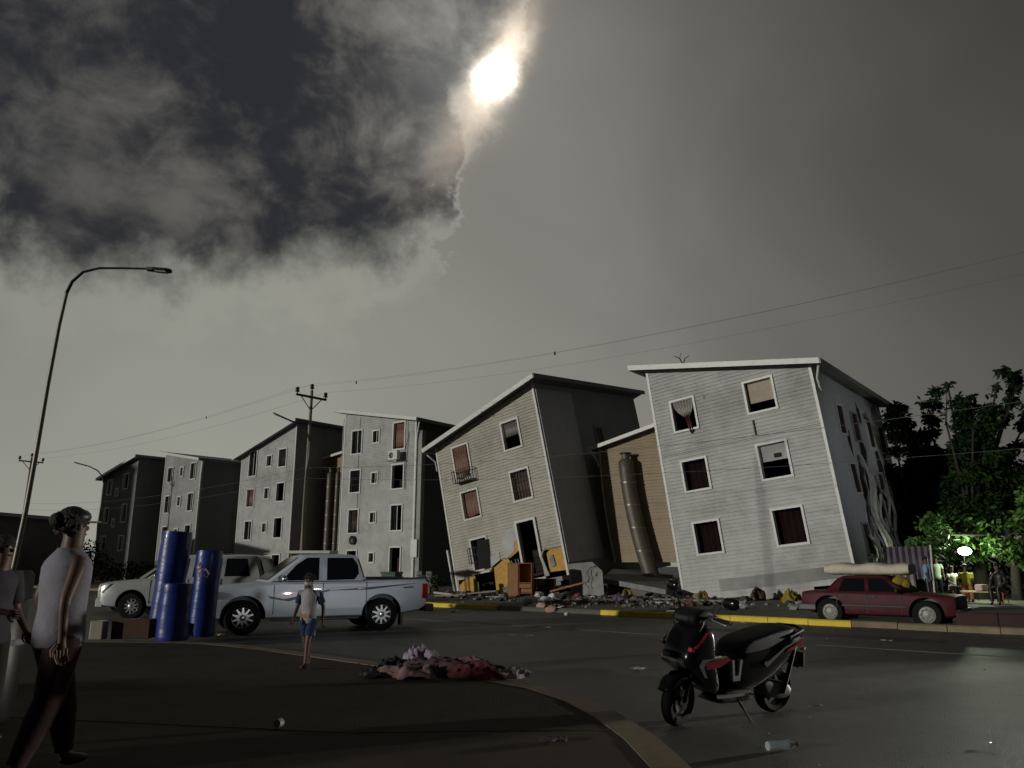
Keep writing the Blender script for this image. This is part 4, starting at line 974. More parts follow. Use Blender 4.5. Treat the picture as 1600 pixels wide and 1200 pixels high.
q = MB(); q.ball((0, 0, 0), (.20, .10, .13), 12, 8); q.ball((.1, -.05, -.06), (.13, .08, .12), 10, 6); yc_ = q.build('yellow_cloth', M_yellowcl, None, smooth=60)
yc_.location = mp + Vector((math.cos(hd2), math.sin(hd2), 0)) * .62 * sc2 - on2 * .45 * sc2 + Vector((0, 0, -.14)); tag(yc_, 'yellow cloth hanging under the mattress over the windshield of the red car', 'cloth')
# white roofed kiosk behind the pickup
kp = at(487, 905); kq = thing('kiosk', 'low kiosk with flat white roof behind the cab of the silver pickup', 'kiosk', (kp.x - .4, 36.0, .13), R(-6)); kq.location.x = (487 - 800) / 1235 * 36
for x in (-.9, .8):
    for y in (-.4, .5):
        q = MB(); q.box(x, x + .07, y, y + .07, 0, 1.78); q.build('post', M_yellowcl if x < 0 else M_white, kq)
q = MB(); q.box(-1.05, 1.0, -.55, .65, 1.80, 1.93); q.build('roof', M_white, kq, bevel=.02)
q = MB(); q.box(-.82, .8, -.3, .5, .1, .9); q.build('counter', M_wall, kq)

# ------------------------------------------------------------------ people
def skin(pts, edges, rootn, sub=2):
    names = list(pts); me = bpy.data.meshes.new('skin'); me.from_pydata([pts[n][0] for n in names], [(names.index(a), names.index(b)) for a, b in edges], [])
    o = bpy.data.objects.new('skin', me); col.objects.link(o)
    md_ = o.modifiers.new('skin', 'SKIN'); md_.use_smooth_shade = True; md_.branch_smoothing = .4
    for n, v in zip(names, me.skin_vertices[0].data):
        r = pts[n][1]; v.radius = r if isinstance(r, tuple) else (r, r)
        v.use_root = (n == rootn)
    if sub: s_ = o.modifiers.new('sub', 'SUBSURF'); s_.levels = sub; s_.render_levels = sub
    bake(o); V = [v.co.copy() for v in o.data.vertices]; F = [list(p.vertices) for p in o.data.polygons]
    bpy.data.objects.remove(o); return V, F
def lerp(a, b, t): return Vector(a) + (Vector(b) - Vector(a)) * t
def person(label, loc, rz, h, J, shirt, trousers, sleeve=.5, leg=.45, hair='short', bag=False, detail=True, skinm=None, shoes=M_plastic_b, group=None, bare=False, gir=1.0):
    """J: joints for a 1.0 tall figure facing +Y"""
    root = thing('person', label, 'person', loc, rz, group, h)
    g_ = lambda n: Vector(J[n])
    pts = {'pel': (g_('pel'), .072), 'wst': (lerp(g_('pel'), g_('neck'), .42), .062), 'che': (lerp(g_('pel'), g_('neck'), .78), .068), 'nck': (g_('neck'), .030), 'jaw': (g_('head') + Vector((0, .008, -.03)), .040), 'crn': (g_('head') + Vector((0, -.004, .025)), .050), 'top': (g_('head') + Vector((0, -.006, .05)), .036)}
    ed_ = [('pel', 'wst'), ('wst', 'che'), ('che', 'nck'), ('nck', 'jaw'), ('jaw', 'crn'), ('crn', 'top')]
    for s in 'lr':
        pts['sh' + s] = (g_('sh' + s), .033); pts['el' + s] = (g_('el' + s), .022); pts['wr' + s] = (g_('wr' + s), .015)
        hand = (g_('wr' + s) - g_('el' + s)).normalized(); pts['pm' + s] = (g_('wr' + s) + hand * .035, (.020, .012))
        ed_ += [('che', 'sh' + s), ('sh' + s, 'el' + s), ('el' + s, 'wr' + s), ('wr' + s, 'pm' + s)]
        pts['hp' + s] = (g_('hp' + s), .055); pts['kn' + s] = (g_('kn' + s), .034); pts['an' + s] = (g_('an' + s), .020); pts['to' + s] = (g_('to' + s), .018)
        pts['cf' + s] = (lerp(g_('kn' + s), g_('an' + s), .3) + Vector((0, -.006, 0)), .033)
        ed_ += [('pel', 'hp' + s), ('hp' + s, 'kn' + s), ('kn' + s, 'cf' + s), ('cf' + s, 'an' + s), ('an' + s, 'to' + s)]
    V, F = skin(pts, ed_, 'pel'); b = MB(); b.add(V, F)
    if detail:
        for s in 'lr':
            hand = (g_('wr' + s) - g_('el' + s)).normalized(); sd1 = hand.cross(Vector((1, 0, 0))).normalized(); inw = Vector((-1 if s == 'r' else 1, 0, 0)) * -1
            p0 = g_('wr' + s) + hand * .03
            for k, ln_ in enumerate((.038, .043, .040, .032)):
                o_ = sd1 * (.018 - .012 * k)
                b.tube([p0 + o_, p0 + o_ + hand * ln_ * .7, p0 + o_ + hand * ln_ + inw * .010, p0 + o_ + hand * (ln_ + .010) + inw * .022], [.0062, .0058, .005, .004], 6)
            b.tube([p0 + sd1 * .016 - hand * .02, p0 + sd1 * .034 + hand * .0, p0 + sd1 * .036 + hand * .022 + inw * .008], [.008, .007, .005], 6)
        hd_ = g_('head'); b.ball(hd_ + Vector((0, .047, -.008)), (.007, .012, .010), 8, 6)
        for s in (-1, 1): b.ball(hd_ + Vector((s * .049, -.002, -.004)), (.006, .011, .016), 8, 6)
    b.build('body', skinm or M_skin, root, smooth=80)
    if detail:
        for s in (-1, 1):
            q = MB(); q.ball(g_('head') + Vector((s * .017, .0445, .010)), (.007, .004, .0045), 8, 6); q.build('eye', mat('eye_white', (.5, .48, .45), .3, var=0), root, smooth=80)
        q = MB(); q.ball(g_('head') + Vector((0, .043, -.033)), (.015, .005, .004), 8, 6); q.build('mouth', M_red, root, smooth=80)
    # shirt: rings up the trunk, sleeves as tubes
    pe_, nk_ = g_('pel'), g_('neck'); ax_ = (nk_ - pe_); fwd = Vector((0, 1, 0))
    def tr(t, rx, ry, dz=0.):
        c = pe_ + ax_ * t; c.z += dz
        return [c + Vector((gir * rx * math.copysign(abs(math.cos(a)) ** .85, math.cos(a)) * (1 + .03 * math.sin(5 * a + t * 9)), gir * ry * math.sin(a) * (1 + .03 * math.sin(4 * a - t * 7)), 0)) for a in [2 * PI * k / 28 for k in range(28)]]
    q = MB()
    q.loft([tr(-.20, .088, .064), tr(-.19, .092, .068), tr(0, .090, .070), tr(.25, .083, .062), tr(.45, .086, .062), tr(.65, .095, .066), tr(.78, .104, .064), tr(.86, .098, .056), tr(.93, .072, .048), tr(.99, .042, .040), tr(1.03, .034, .034)], caps=True)
    if sleeve > 0:
        for s in 'lr': a_ = g_('sh' + s); c_ = lerp(a_, g_('el' + s), sleeve); q.tube([lerp(a_, pe_ + ax_ * .8, .35), a_, lerp(a_, c_, .5), lerp(a_, c_, .97), c_], [.034, .042, .039, .038, .033], 14)
    q.build('shirt', shirt, root, smooth=70)
    q = MB(); q.loft([tr(-.0, .080, .060, .02), tr(0, .083, .064), tr(-.12, .086, .067), tr(-.22, .078, .062)])
    for s in 'lr':
        h_0, k_0, n_0 = g_('hp' + s), g_('kn' + s), g_('an' + s)
        if leg <= .5: e_ = lerp(h_0, k_0, leg * 2); q.tube([h_0 + Vector((0, 0, .03)), h_0, lerp(h_0, e_, .5), e_], [.050 * gir, .056 * gir, .054 * gir, .050 * gir], 16)
        else: q.tube([h_0 + Vector((0, 0, .03)), h_0, lerp(h_0, k_0, .5), k_0, lerp(k_0, n_0, .3), lerp(k_0, n_0, .92)], [.050 * gir, .056 * gir, .050 * gir, .042 * gir, .042 * gir, .032], 16)
    q.build('shorts' if leg <= .5 else 'trousers', trousers, root, smooth=70)
    hd_ = g_('head')
    q = MB()
    if hair == 'curly':
        for i in range(70):
            a, z_ = random.uniform(0, 2 * PI), random.uniform(-.15, 1); rr = math.sqrt(1 - max(0, z_) ** 2)
            p = hd_ + Vector((.052 * rr * math.cos(a), -.012 + .052 * rr * math.sin(a), .022 + .052 * z_))
            if p.y > hd_.y + .030 and p.z < hd_.z + .035: continue
            q.ball(p, random.uniform(.012, .019), 7, 5)
        q.ball(hd_ + Vector((0, -.008, .03)), (.056, .056, .050), 12, 8)
    elif hair == 'bun':
        q.ball(hd_ + Vector((0, -.012, .022)), (.056, .060, .056), 14, 9); q.ball(hd_ + Vector((0, -.07, .02)), (.030, .028, .030), 10, 7)
        for i in range(60):
            a = random.uniform(0, 2 * PI); q.ball(hd_ + Vector((.047 * math.cos(a), -.03 + .045 * math.sin(a) * .8, random.uniform(-.03, .05))), .010, 6, 4)
    else: q.ball(hd_ + Vector((0, -.008, .028)), (.053, .055, .046), 12, 8)
    q.build('hair', M_hair, root, smooth=80)
    if not bare:
        for s in 'lr':
            q = MB(); a_ = g_('an' + s); t_ = g_('to' + s); d = (t_ - a_); d.z = 0; d.normalize()
            q.ball(lerp(a_, t_, .55) + Vector((0, 0, -.006)), (.026, .055, .020), 10, 6); q.build('shoe', shoes, root, smooth=60)
    return root
def joints(**kw):
    J = dict(pel=(0, 0, .53), neck=(0, .0, .83), head=(0, .008, .925), shl=(-.10, 0, .79), shr=(.10, 0, .79), ell=(-.135, -.01, .62), elr=(.135, -.01, .62), wrl=(-.145, .03, .475), wrr=(.145, .03, .475),
             hpl=(-.048, 0, .49), hpr=(.048, 0, .49), knl=(-.055, .012, .28), knr=(.055, .012, .28), anl=(-.058, -.005, .045), anr=(.058, -.005, .045), tol=(-.062, .07, .018), tor=(.062, .07, .018))
    J.update(kw); return J
walk = joints(head=(.012, .022, .920), neck=(.006, .012, .83), shl=(-.095, -.012, .785), shr=(.10, .015, .792), pel=(.004, 0, .53), knl=(-.040, .065, .29), anl=(-.030, .075, .045), tol=(-.034, .145, .024), knr=(.045, -.025, .285), anr=(.040, -.125, .085), tor=(.045, -.075, .022), elr=(.130, .035, .63), wrr=(.115, .12, .53), ell=(-.135, -.065, .64), wrl=(-.13, -.075, .50))
cp_ = at(478, 1044, .12)
M_childs = mat('white_print_shirt', (.36, .34, .37), .85, var=.15, scale=16, bump=.8, bscale=14)
child = person('child with curly hair, white and blue shirt and blue shorts, walking', tuple(cp_), R(165), 1.18, walk, M_childs, M_blue, .55, .38, 'curly', shoes=M_skin)
for s in (-1, 1):      # blue sleeves
    q = MB(); a_, c_ = Vector(walk['sh' + ('l' if s < 0 else 'r')]), Vector(walk['el' + ('l' if s < 0 else 'r')])
    q.tube([a_ + Vector((0, 0, .01)), lerp(a_, c_, .35), lerp(a_, c_, .72)], [.038, .043, .041], 12); q.build('sleeve', M_blue, child, smooth=60)
q = MB()
for i in range(5): q.cbox((random.uniform(-.03, .03), .0, .60 + .0), (.001, .001, .001))
q = MB(); q.box(-.05, .05, .082, .092, .53, .57); q.build('shirt_print', mat('tan_print', (.35, .22, .08), .8), child)
q = MB(); q.ball(Vector(walk['head']) + Vector((0, .024, -.028)), (.040, .034, .026), 12, 8); q.build('face_mask', mat('pale_mask', (.50, .46, .48), .8), child, smooth=60)
q = MB(); q.tube([(-.085, .0, .46), (-.09, .02, .34)], .008, 6); q.build('side_stripe', M_white, child)
ap = Vector((-2.90, 5.15, .12))
awalk = joints(knl=(-.05, .06, .29), anl=(-.05, .10, .06), tol=(-.05, .17, .035), knr=(.05, -.03, .28), anr=(.05, -.12, .055), tor=(.05, -.06, .018), ell=(-.14, -.03, .64), wrl=(-.13, .05, .53), elr=(.145, -.06, .64), wrr=(.14, -.05, .50))
adult = person('person in a dark cap and grey white sleeveless top walking in the left foreground', tuple(ap), R(-36), 1.66, awalk, M_tank, M_maroon, 0, .95, 'bun', shoes=M_plastic_b, gir=1.22)
q = MB(); q.ball(Vector(awalk['head']) + Vector((0, -.002, .036)), (.056, .060, .034), 14, 8); cp2 = q.build('cap', M_plastic_b, adult, smooth=70)
q = MB(); q.slab([(-.038, .04), (.038, .04), (.034, .095), (0, .108), (-.034, .095)], .940, .945, Matrix.Translation((0, .0, .0))); q.build('visor', mat('pinkish_visor', (.35, .24, .25), .7), cp2)
a2 = Vector((-3.95, 6.1, .12))
person('person in a pale grey shirt mostly hidden behind the capped walker', tuple(a2), R(-100), 1.52, joints(elr=(.13, .05, .64), wrr=(.09, .15, .62), ell=(-.14, .0, .62), wrl=(-.13, .08, .52)), mat('smoky_shirt', (.045, .042, .05), .9, var=.3, scale=12), mat('brown_trousers', (.025, .018, .017), .9), .8, .95, 'short')
b_ = thing('shopping_bag', 'white and blue plastic bag carried low beside the hidden person', 'bag', (a2.x - .13, a2.y - .30, .62), R(20))
q = MB(); q.loft([[(-.14 * f, -.07 * f, z), (.14 * f, -.07 * f, z), (.15 * f, .07 * f, z), (-.15 * f, .07 * f, z)] for f, z in ((.9, 0), (1.1, .1), (1.0, .24), (.6, .34))]); q.build('bag_body', mat('pale_bag_film', (.10, .11, .13), .5, var=.4, scale=9), b_, smooth=50)
q = MB(); q.tube([(-.05, 0, .33), (-.04, 0, .44), (.04, 0, .44), (.05, 0, .33)], .008, 6); q.build('handle', M_blue, b_)
bn = at(-36, 1130, .12)
bin_ = thing('barrel', 'black plastic barrel cut by the left edge of the photo', 'barrel', (bn.x, bn.y, .12), 0)
q = MB(); q.lathe([(.22, 0), (.25, .05), (.26, .5), (.255, .95), (.23, 1.0)], 24); q.build('drum', M_plastic_b, bin_, smooth=40)
q = MB(); q.lathe([(.001, 1.24), (.24, 1.24), (.27, 1.20), (.27, 1.0), (.24, .99)], 24); q.build('lid', M_blackmatt, bin_, smooth=40)
q = MB(); q.lathe([(.262, .62), (.268, .63), (.268, .66), (.262, .67)], 24); q.build('band', M_tank, bin_)

# people sitting and standing round the lamp at the right
sit = joints(pel=(0, 0, .30), neck=(0, .02, .60), head=(0, .03, .70), shl=(-.10, .02, .56), shr=(.10, .02, .56), ell=(-.14, .06, .42), elr=(.14, .06, .42), wrl=(-.09, .17, .36), wrr=(.09, .17, .36), hpl=(-.05, .02, .28), hpr=(.05, .02, .28),
             knl=(-.07, .22, .29), knr=(.07, .22, .29), anl=(-.07, .20, .045), anr=(.07, .20, .045), tol=(-.07, .27, .018), tor=(.07, .27, .018))
M_yv = mat('bright_yellow_shirt', (.60, .62, .08), .85, var=.1)
M_wh = mat('white_shirt', (.55, .55, .55), .85, var=.1); M_gr = mat('green_shirt', (.12, .22, .12), .9)
PZ = .13
def place(px, py, Y): p = atY(px, py, Y); return (p.x, p.y, PZ)
person('seated person in a bright yellow shirt right under the lamp', place(1513, 930, 29.0), R(150), 1.72, sit, M_yv, mat('orange_shorts', (.4, .12, .05), .9), .6, .9, 'short', detail=False)
person('seated person in a white shirt left of the one in yellow', place(1490, 930, 29.6), R(190), 1.65, sit, M_wh, M_iron, .5, .9, 'short', detail=False)
person('person in a pale shirt and dark trousers standing left of the seated group', place(1468, 930, 30.2), R(160), 1.62, joints(), mat('pale_green_shirt', (.40, .46, .36), .85), M_plastic_b, .5, .95, 'short', detail=False)
person('person in a sky blue top at the left end of the lamp lit group', place(1452, 930, 28.0), R(240), 1.60, joints(), mat('sky_blue_top', (.20, .34, .55), .85), M_plastic_b, .9, .95, 'short', detail=False)
person('person in dark clothes and a pale cap seated right of the bright table', place(1566, 940, 26.5), R(120), 1.75, sit, M_plastic_b, M_plastic_b, .9, .95, 'short', detail=False)
for (px, Y, lab) in ((1513, 29.15, 'under the person in yellow'), (1490, 29.75, 'under the person in white'), (1566, 26.6, 'under the person in dark clothes')):
    p = place(px, 930, Y); s_ = thing('stool', 'small dark stool ' + lab, 'stool', p, R(20), 'stools in the lamp lit group')
    q = MB(); q.lathe([(.001, .38), (.17, .38), (.18, .41), (.17, .43), (.001, .43)], 14); q.build('seat', M_wood, s_)
    for k in range(4): a = PI / 4 + PI / 2 * k; q = MB(); q.tube([(.13 * math.cos(a), .13 * math.sin(a), .38), (.16 * math.cos(a), .16 * math.sin(a), 0)], .016, 6); q.build('leg', M_wood, s_)
tb = thing('table', 'low table with a pale yellow top in the lamp light', 'table', place(1536, 940, 27.6), R(-22))
q = MB(); q.box(-.62, .62, -.32, .32, .36, .41); q.build('tabletop', mat('pale_yellow_top', (.55, .45, .22), .6), tb, bevel=.01)
for x in (-.56, .56):
    for y in (-.27, .27): q = MB(); q.box(x - .03, x + .03, y - .03, y + .03, 0, .36); q.build('leg', M_wood, tb)
q = MB(); q.box(-.2, .2, -.14, .14, 0, .22); q = q.build('bag', mat('white_pink_bag', (.6, .45, .42), .7), None, bevel=.05); p = place(1537, 940, 27.7); q.location = (p[0], p[1], PZ + .41); q.rotation_euler = (0, 0, .4); tag(q, 'white and pink bag standing on the pale yellow table', 'bag')
# lamp
lpp = atY(1511, 861, 29.4)
lm = thing('work_lamp', 'glaring white work lamp on a thin stand under the trees', 'lamp', (lpp.x, lpp.y + .25, PZ))
q = MB(); q.tube([(0, 0, 0), (0, 0, lpp.z - PZ - .1)], .02, 8); q.build('stand', M_iron, lm)
for k in range(3): a = 2 * PI * k / 3; q = MB(); q.tube([(0, 0, .35), (.35 * math.cos(a), .35 * math.sin(a), 0)], .014, 6); q.build('leg', M_iron, lm)
q = MB(); q.box(-.2, .2, -.03, .05, lpp.z - PZ - .12, lpp.z - PZ + .12); q.build('housing', M_iron, lm, bevel=.01)
q = MB(); q.ball((0, -.10, lpp.z - PZ), (.26, .06, .15), 14, 8); q.build('bulb', mat('lamp_glass', (.85, 1., .80), .4, var=0, emit=30), lm, smooth=80)
ld = bpy.data.lights.new('work_lamp_light', 'POINT'); lo = bpy.data.objects.new('work_lamp_light', ld); col.objects.link(lo); lo.parent = lm
ld.energy = 190; ld.color = (.86, 1., .72); ld.shadow_soft_size = .12; lo.location = (0, -.28, lpp.z - PZ)
# shelter of cloth left of the group
# sagging rear of the sunken block
for c_ in list(b6.children):
    for o_ in [c_] + list(c_.children):
        if o_.type == 'MESH' and tuple(round(v, 4) for v in o_.rotation_euler) == (0, 0, 0) and o_.location.length < 1e-4:
            for v_ in o_.data.vertices:
                if v_.co.y > .3: v_.co.z -= .10 * (v_.co.y - .3) * min(1, max(0, v_.co.z) / 5)
    if c_.location.y > .5: c_.location.z -= .10 * (c_.location.y - .3) * min(1, c_.location.z / 5)
sh = thing('cloth_shelter', 'dull mauve cloth sheets hung between the red car and the lit group', 'shelter', place(1436, 930, 28.8), R(-30))
for x, h_ in ((-1.0, 2.0), (.5, 2.0)):
    q = MB(); q.tube([(x, 0, 0), (x + .05, 0, h_)], .03, 7); q.build('post', M_white if x > 0 else M_iron, sh)
o = curtain_mb(1.45, 1.2, .05, 7, .04, .05).build('sheet', mat('mauve_sheet', (.12, .10, .13), .9, var=.2), sh, smooth=60); o.location = (-.25, -.02, 1.35)
o = curtain_mb(.9, .75, .0, 4, .03, .05).build('sheet', mat('pale_mauve_sheet', (.26, .22, .23), .9, var=.2), sh, smooth=60); o.location = (-.5, -.12, .62)

# ------------------------------------------------------------------ blue rolls and box
def roll(label, px, py, h_, r_, tilt, yoff=0., logo=False):
    p = at(px, py, .12); p.y += yoff
    root = thing('wrapped_roll', label, 'roll', tuple(p), (R(tilt[0]), R(tilt[1]), 0), 'blue plastic wrapped rolls')
    n = 26; rings = []
    for j in range(n + 1):
        z = h_ * j / n; rr = r_ * (1 + .006 * math.sin(z * 23) + .008 * math.sin(z * 5 + 1)) * (.97 if j in (0, n) else 1)
        rings.append([(rr * (1 + .012 * math.sin(5 * a + z * 6)) * math.cos(a), rr * (1 + .012 * math.sin(4 * a - z * 5)) * math.sin(a), z) for a in [2 * PI * k / 28 for k in range(28)]])
    b = MB(); b.loft(rings, caps=False)
    # spiral end
    b.loft([rings[-1], [(p_[0] * .92, p_[1] * .92, h_ - .03) for p_ in rings[-1]], [(p_[0] * .4, p_[1] * .4, h_ - .01) for p_ in rings[-1]]]); b.build('film', M_bluefilm, root, smooth=60)
    if logo:
        def dec(name, pts, m, off):
            c = MB(); v = []
            for rr in (r_ * 1.03 + off, r_ * 1.0):
                for x, z_ in pts: a = -PI / 2 + x / r_; v.append((rr * math.cos(a), rr * math.sin(a), z_))
            n_ = len(pts); c.add(v, [list(range(n_))] + [(i, (i + 1) % n_, (i + 1) % n_ + n_, i + n_) for i in range(n_)]); c.build(name, m, root)
        M_lg = mat('faded_red_print', (.30, .10, .14), .6); M_lw = mat('faded_pink_print', (.42, .28, .34), .6)
        zt = h_ - .36
        dec('emblem_diamond', [(-.155, zt + .06), (-.085, zt + .14), (-.025, zt + .06), (-.10, zt - .02)], M_lg, .006)
        dec('emblem_diamond', [(-.12, zt + .06), (-.088, zt + .095), (-.06, zt + .06), (-.092, zt + .025)], M_bluefilm, .009)
        dec('emblem_house', [(-.11, zt - .06), (-.02, zt - .01), (.04, zt + .04), (.10, zt - .02), (.16, zt - .07), (.12, zt - .07), (.10, zt - .13), (-.07, zt - .13), (-.08, zt - .06)], M_lw, .006)
        for k in range(3): dec('emblem_window', [(-.03 + .05 * k, zt - .12), (.0 + .05 * k, zt - .12), (.0 + .05 * k, zt - .08), (-.03 + .05 * k, zt - .08)], M_lg, .009)
    return root
roll('tallest blue plastic wrapped roll, standing at the left of the three', 243, 996, 1.92, .27, (0, 3.), .28)
roll('medium tall blue wrapped roll with a faded pinkish house emblem', 303, 996, 1.56, .235, (0, 1.5), .30, True)
roll('shortest blue wrapped roll in front of the two taller ones', 268, 1000, .97, .27, (0, 1.), 0)
bx_ = at(203, 998, .12); q = MB(); q.box(-.33, .33, -.22, .22, 0, .33); cb_ = q.build('box', M_box, None, bevel=.012); cb_.location = (bx_.x, bx_.y + .15, .121); cb_.rotation_euler = (0, 0, .1)
tag(cb_, 'dark brown cardboard box on the kerb left of the blue rolls', 'box')
q = MB(); q.box(-.03, .03, -.222, .222, .33, .3315); q.build('tape', mat('packing_tape', (.2, .13, .06), .4), cb_)
p = at(148, 1000, .12); q = MB(); q.box(-.12, .12, -.1, .1, 0, .36); o = q.build('box', M_beige, None, bevel=.02); o.location = (p.x, p.y + .1, .121); tag(o, 'small pinkish beige carton at the left of the dark box', 'box'); o.scale = (1, 1, .9)

# ------------------------------------------------------------------ cloth helpers and heap of clothes
from mathutils import noise as mnoise
def cloth_heap(name, label, cat, loc, sx, sy, h_, m, seed, rz=0., group=None, n=34, pleat=5., parent=None):
    rnd = random.Random(seed); ph = [rnd.uniform(0, 6) for _ in range(8)]
    vs = []; fs = []
    for j in range(n + 1):
        for i in range(n + 1):
            u, v = i / n * 2 - 1, j / n * 2 - 1
            r = math.hypot(u, v); a = math.atan2(v, u)
            edge_ = 1 + .16 * math.sin(3 * a + ph[0]) + .10 * math.sin(5 * a + ph[1]); q_ = r / edge_
            nv = Vector((u * 1.6 + ph[2] * 9, v * 1.6 + ph[3] * 9, ph[4])); w1_ = mnoise.noise(nv * 1.3) * 1.2; z = h_ * max(0, 1 - q_ ** 3) ** .6 * (.72 + .5 * w1_ + .30 * (1 - abs(mnoise.noise(nv * 2.4 + Vector((w1_, 0, 0)))) * 3.2) + .12 * mnoise.noise(nv * 6)) if q_ < 1 else 0; z = max(z, .012 if q_ < .95 else 0)
            s = edge_ / max(1, r) if r > 1 else edge_
            vs.append((u * sx * (min(1, 1 / max(r, .001)) * r if r > 1 else 1) * (edge_ if r > .6 else 1), v * sy * (edge_ if r > .6 else 1), z + .004))
    fs = [(j * (n + 1) + i, j * (n + 1) + i + 1, (j + 1) * (n + 1) + i + 1, (j + 1) * (n + 1) + i) for j in range(n) for i in range(n)]
    fs = [f for f in fs if any(vs[k][2] > .0045 for k in f)]
    b = MB(); b.add(vs, fs)
    o = b.build(name, m, parent, smooth=75, label=label, cat=cat, group=group); o.location = loc; o.rotation_euler = (0, 0, rz); return o
heap = [(598, 1060, .30, .18, .10, M_plastic_b, 'black garment at the left end of the clothes heap', 1), (640, 1062, .34, .26, .13, mat('dusty_pink_cloth', (.22, .145, .14), .9, var=.2, scale=9), 'pale pink garment near the left of the clothes heap', 2),
        (652, 1038, .24, .18, .19, mat('lilac_cloth', (.34, .29, .36), .9, var=.15), 'lilac cloth on top of the clothes heap', 3), (690, 1058, .60, .28, .15, mat('plum_cloth', (.085, .045, .06), .9, var=.3, scale=9), 'large plum coloured garment in the middle of the heap', 4),
        (745, 1062, .30, .2, .15, M_red, 'dark maroon garment right of the middle of the heap', 5), (765, 1063, .15, .10, .09, mat('hot_pink_cloth', (.24, .05, .09), .9), 'small hot pink cloth in the clothes heap', 6), (795, 1062, .22, .13, .10, mat('white_mauve_cloth', (.34, .29, .32), .9, var=.15), 'whitish cloth at the right end of the heap', 7),
        (612, 1046, .22, .15, .12, mat('navy_cloth', (.03, .04, .06), .9), 'navy garment behind the black one in the heap', 8), (720, 1046, .34, .15, .12, mat('brown_pink_cloth', (.20, .10, .09), .9, var=.3), 'brownish pink garment at the back of the heap', 9)]
for x, y, sx_, sy_, h_, m, lab, sd2 in heap:
    p = at(x, y, .12); cloth_heap('garment', lab, 'clothes', (p.x, p.y + sy_ * .9, .121), sx_, sy_, h_, m, sd2, random.uniform(-.3, .3), 'clothes heaped on the plaza')

# ------------------------------------------------------------------ furniture and rubble before the torn block
wd = thing('wardrobe', 'orange brown open wardrobe standing upright on the pavement', 'wardrobe', tuple(at(812, 934, .13)), R(-14)); wd.scale = (.92, .92, .92)
wd.location.z = .13
for nm_, a_, m in (('side_panel', (-.55, -.51, 0, .45, 0, 1.5), M_wood), ('side_panel', (.51, .55, 0, .45, 0, 1.5), M_wood), ('back_panel', (-.50, .50, .43, .45, 0.03, 1.46), M_wood2), ('shelf', (-.51, .51, .0, .43, .03, .07), M_wood), ('shelf', (-.02, .50, .0, .43, .62, .66), M_wood), ('top_panel', (-.51, .51, 0, .43, 1.46, 1.5), M_wood), ('divider', (-.06, -.02, .0, .43, .07, 1.46), M_wood),
                   ('door', (-.51, -.07, -.025, -.005, .08, 1.45), M_wood2), ('drawer', (-.01, .50, .01, .4, .42, .60), M_wood2), ('drawer', (-.01, .50, .06, .4, .22, .39), M_wood2), ('shelf', (.0, .50, .0, .43, .17, .2), M_wood)):
    q = MB(); q.box(*a_); q.build(nm_, m, wd)
dr = thing('dresser', 'pinkish brown broken dresser right of the wardrobe', 'dresser', tuple(at(850, 933, .13)), R(-16)); dr.scale = (.9, .9, .9)
for nm_, a_, m in (('side_panel', (-.48, -.44, 0, .42, 0, .78), M_pink), ('side_panel', (.44, .48, 0, .42, 0, .78), M_wood), ('top_panel', (-.5, .5, -.02, .44, .78, .82), M_pink), ('back_panel', (-.43, .43, .40, .42, 0, .78), M_pink), ('divider', (-.02, .02, 0, .40, 0.04, .78), M_pink), ('shelf', (-.43, -.03, 0, .4, .48, .51), M_pink), ('shelf', (.03, .43, 0, .4, .40, .43), M_pink), ('drawer', (-.42, -.04, .02, .4, .52, .74), M_pink), ('shelf', (-.43, .43, 0, .4, 0, .04), M_pink)):
    q = MB(); q.box(*a_); q.build(nm_, m, dr)
def chunk(name, label, cat, loc, d, m, seed, rot=(0, 0, 0), group=None, parent=None, jag=.18):
    rnd = random.Random(seed); bm = bmesh.new(); bmesh.ops.create_icosphere(bm, subdivisions=2, radius=.5)
    for v in bm.verts:
        f = 1 + rnd.uniform(-jag, jag); v.co = Vector((v.co.x * d[0] * f, v.co.y * d[1] * f, max(-.38, v.co.z) * d[2] * f))
    me = bpy.data.meshes.new(name); bm.to_mesh(me); bm.free(); me.materials.append(m)
    for p in me.polygons: p.use_smooth = jag < .1
    o = bpy.data.objects.new(name, me); col.objects.link(o); o.location = loc; o.rotation_euler = rot; o.parent = parent
    tag(o, label, cat, group); return o
M_bag = mat('white_bag', (.72, .73, .74), .6, var=.15, scale=7, bump=.6); M_peach = mat('peach_bag', (.40, .27, .20), .8, var=.2)
M_brick = mat('red_brick', (.22, .07, .045), .9, var=.2, bump=.5); M_ybag = mat('yellow_bag', (.26, .19, .025), .7, var=.2, bump=.5)
rnd = random.Random(12)
for i, (x, y, s_, m) in enumerate([(826, 946, .42, M_bag), (842, 936, .40, M_bag), (853, 944, .35, M_bag), (835, 952, .26, M_bag), (868, 940, .42, M_bag), (848, 955, .34, M_peach), (862, 957, .26, M_peach), (878, 939, .30, M_bag), (872, 954, .24, M_bag), (880, 956, .24, M_bag), (887, 962, .13, M_bag), (815, 953, .2, M_bag), (860, 931, .3, M_bag), (890, 951, .28, M_peach)]):
    p = at(x, y, .08 if y < 950 else .01); white = m is M_bag
    chunk('plaster_lump', 'white lump in the pale debris pile before the dresser' if white else 'peach coloured lump in the pale debris pile before the dresser', 'rubble', (p.x, p.y + .1, p.z + s_ * .3), (s_ * 1.45, s_ * 1.1, s_ * .95), m, i, (0, 0, i), 'white lumps of the debris pile' if white else 'peach lumps of the debris pile', jag=.2)
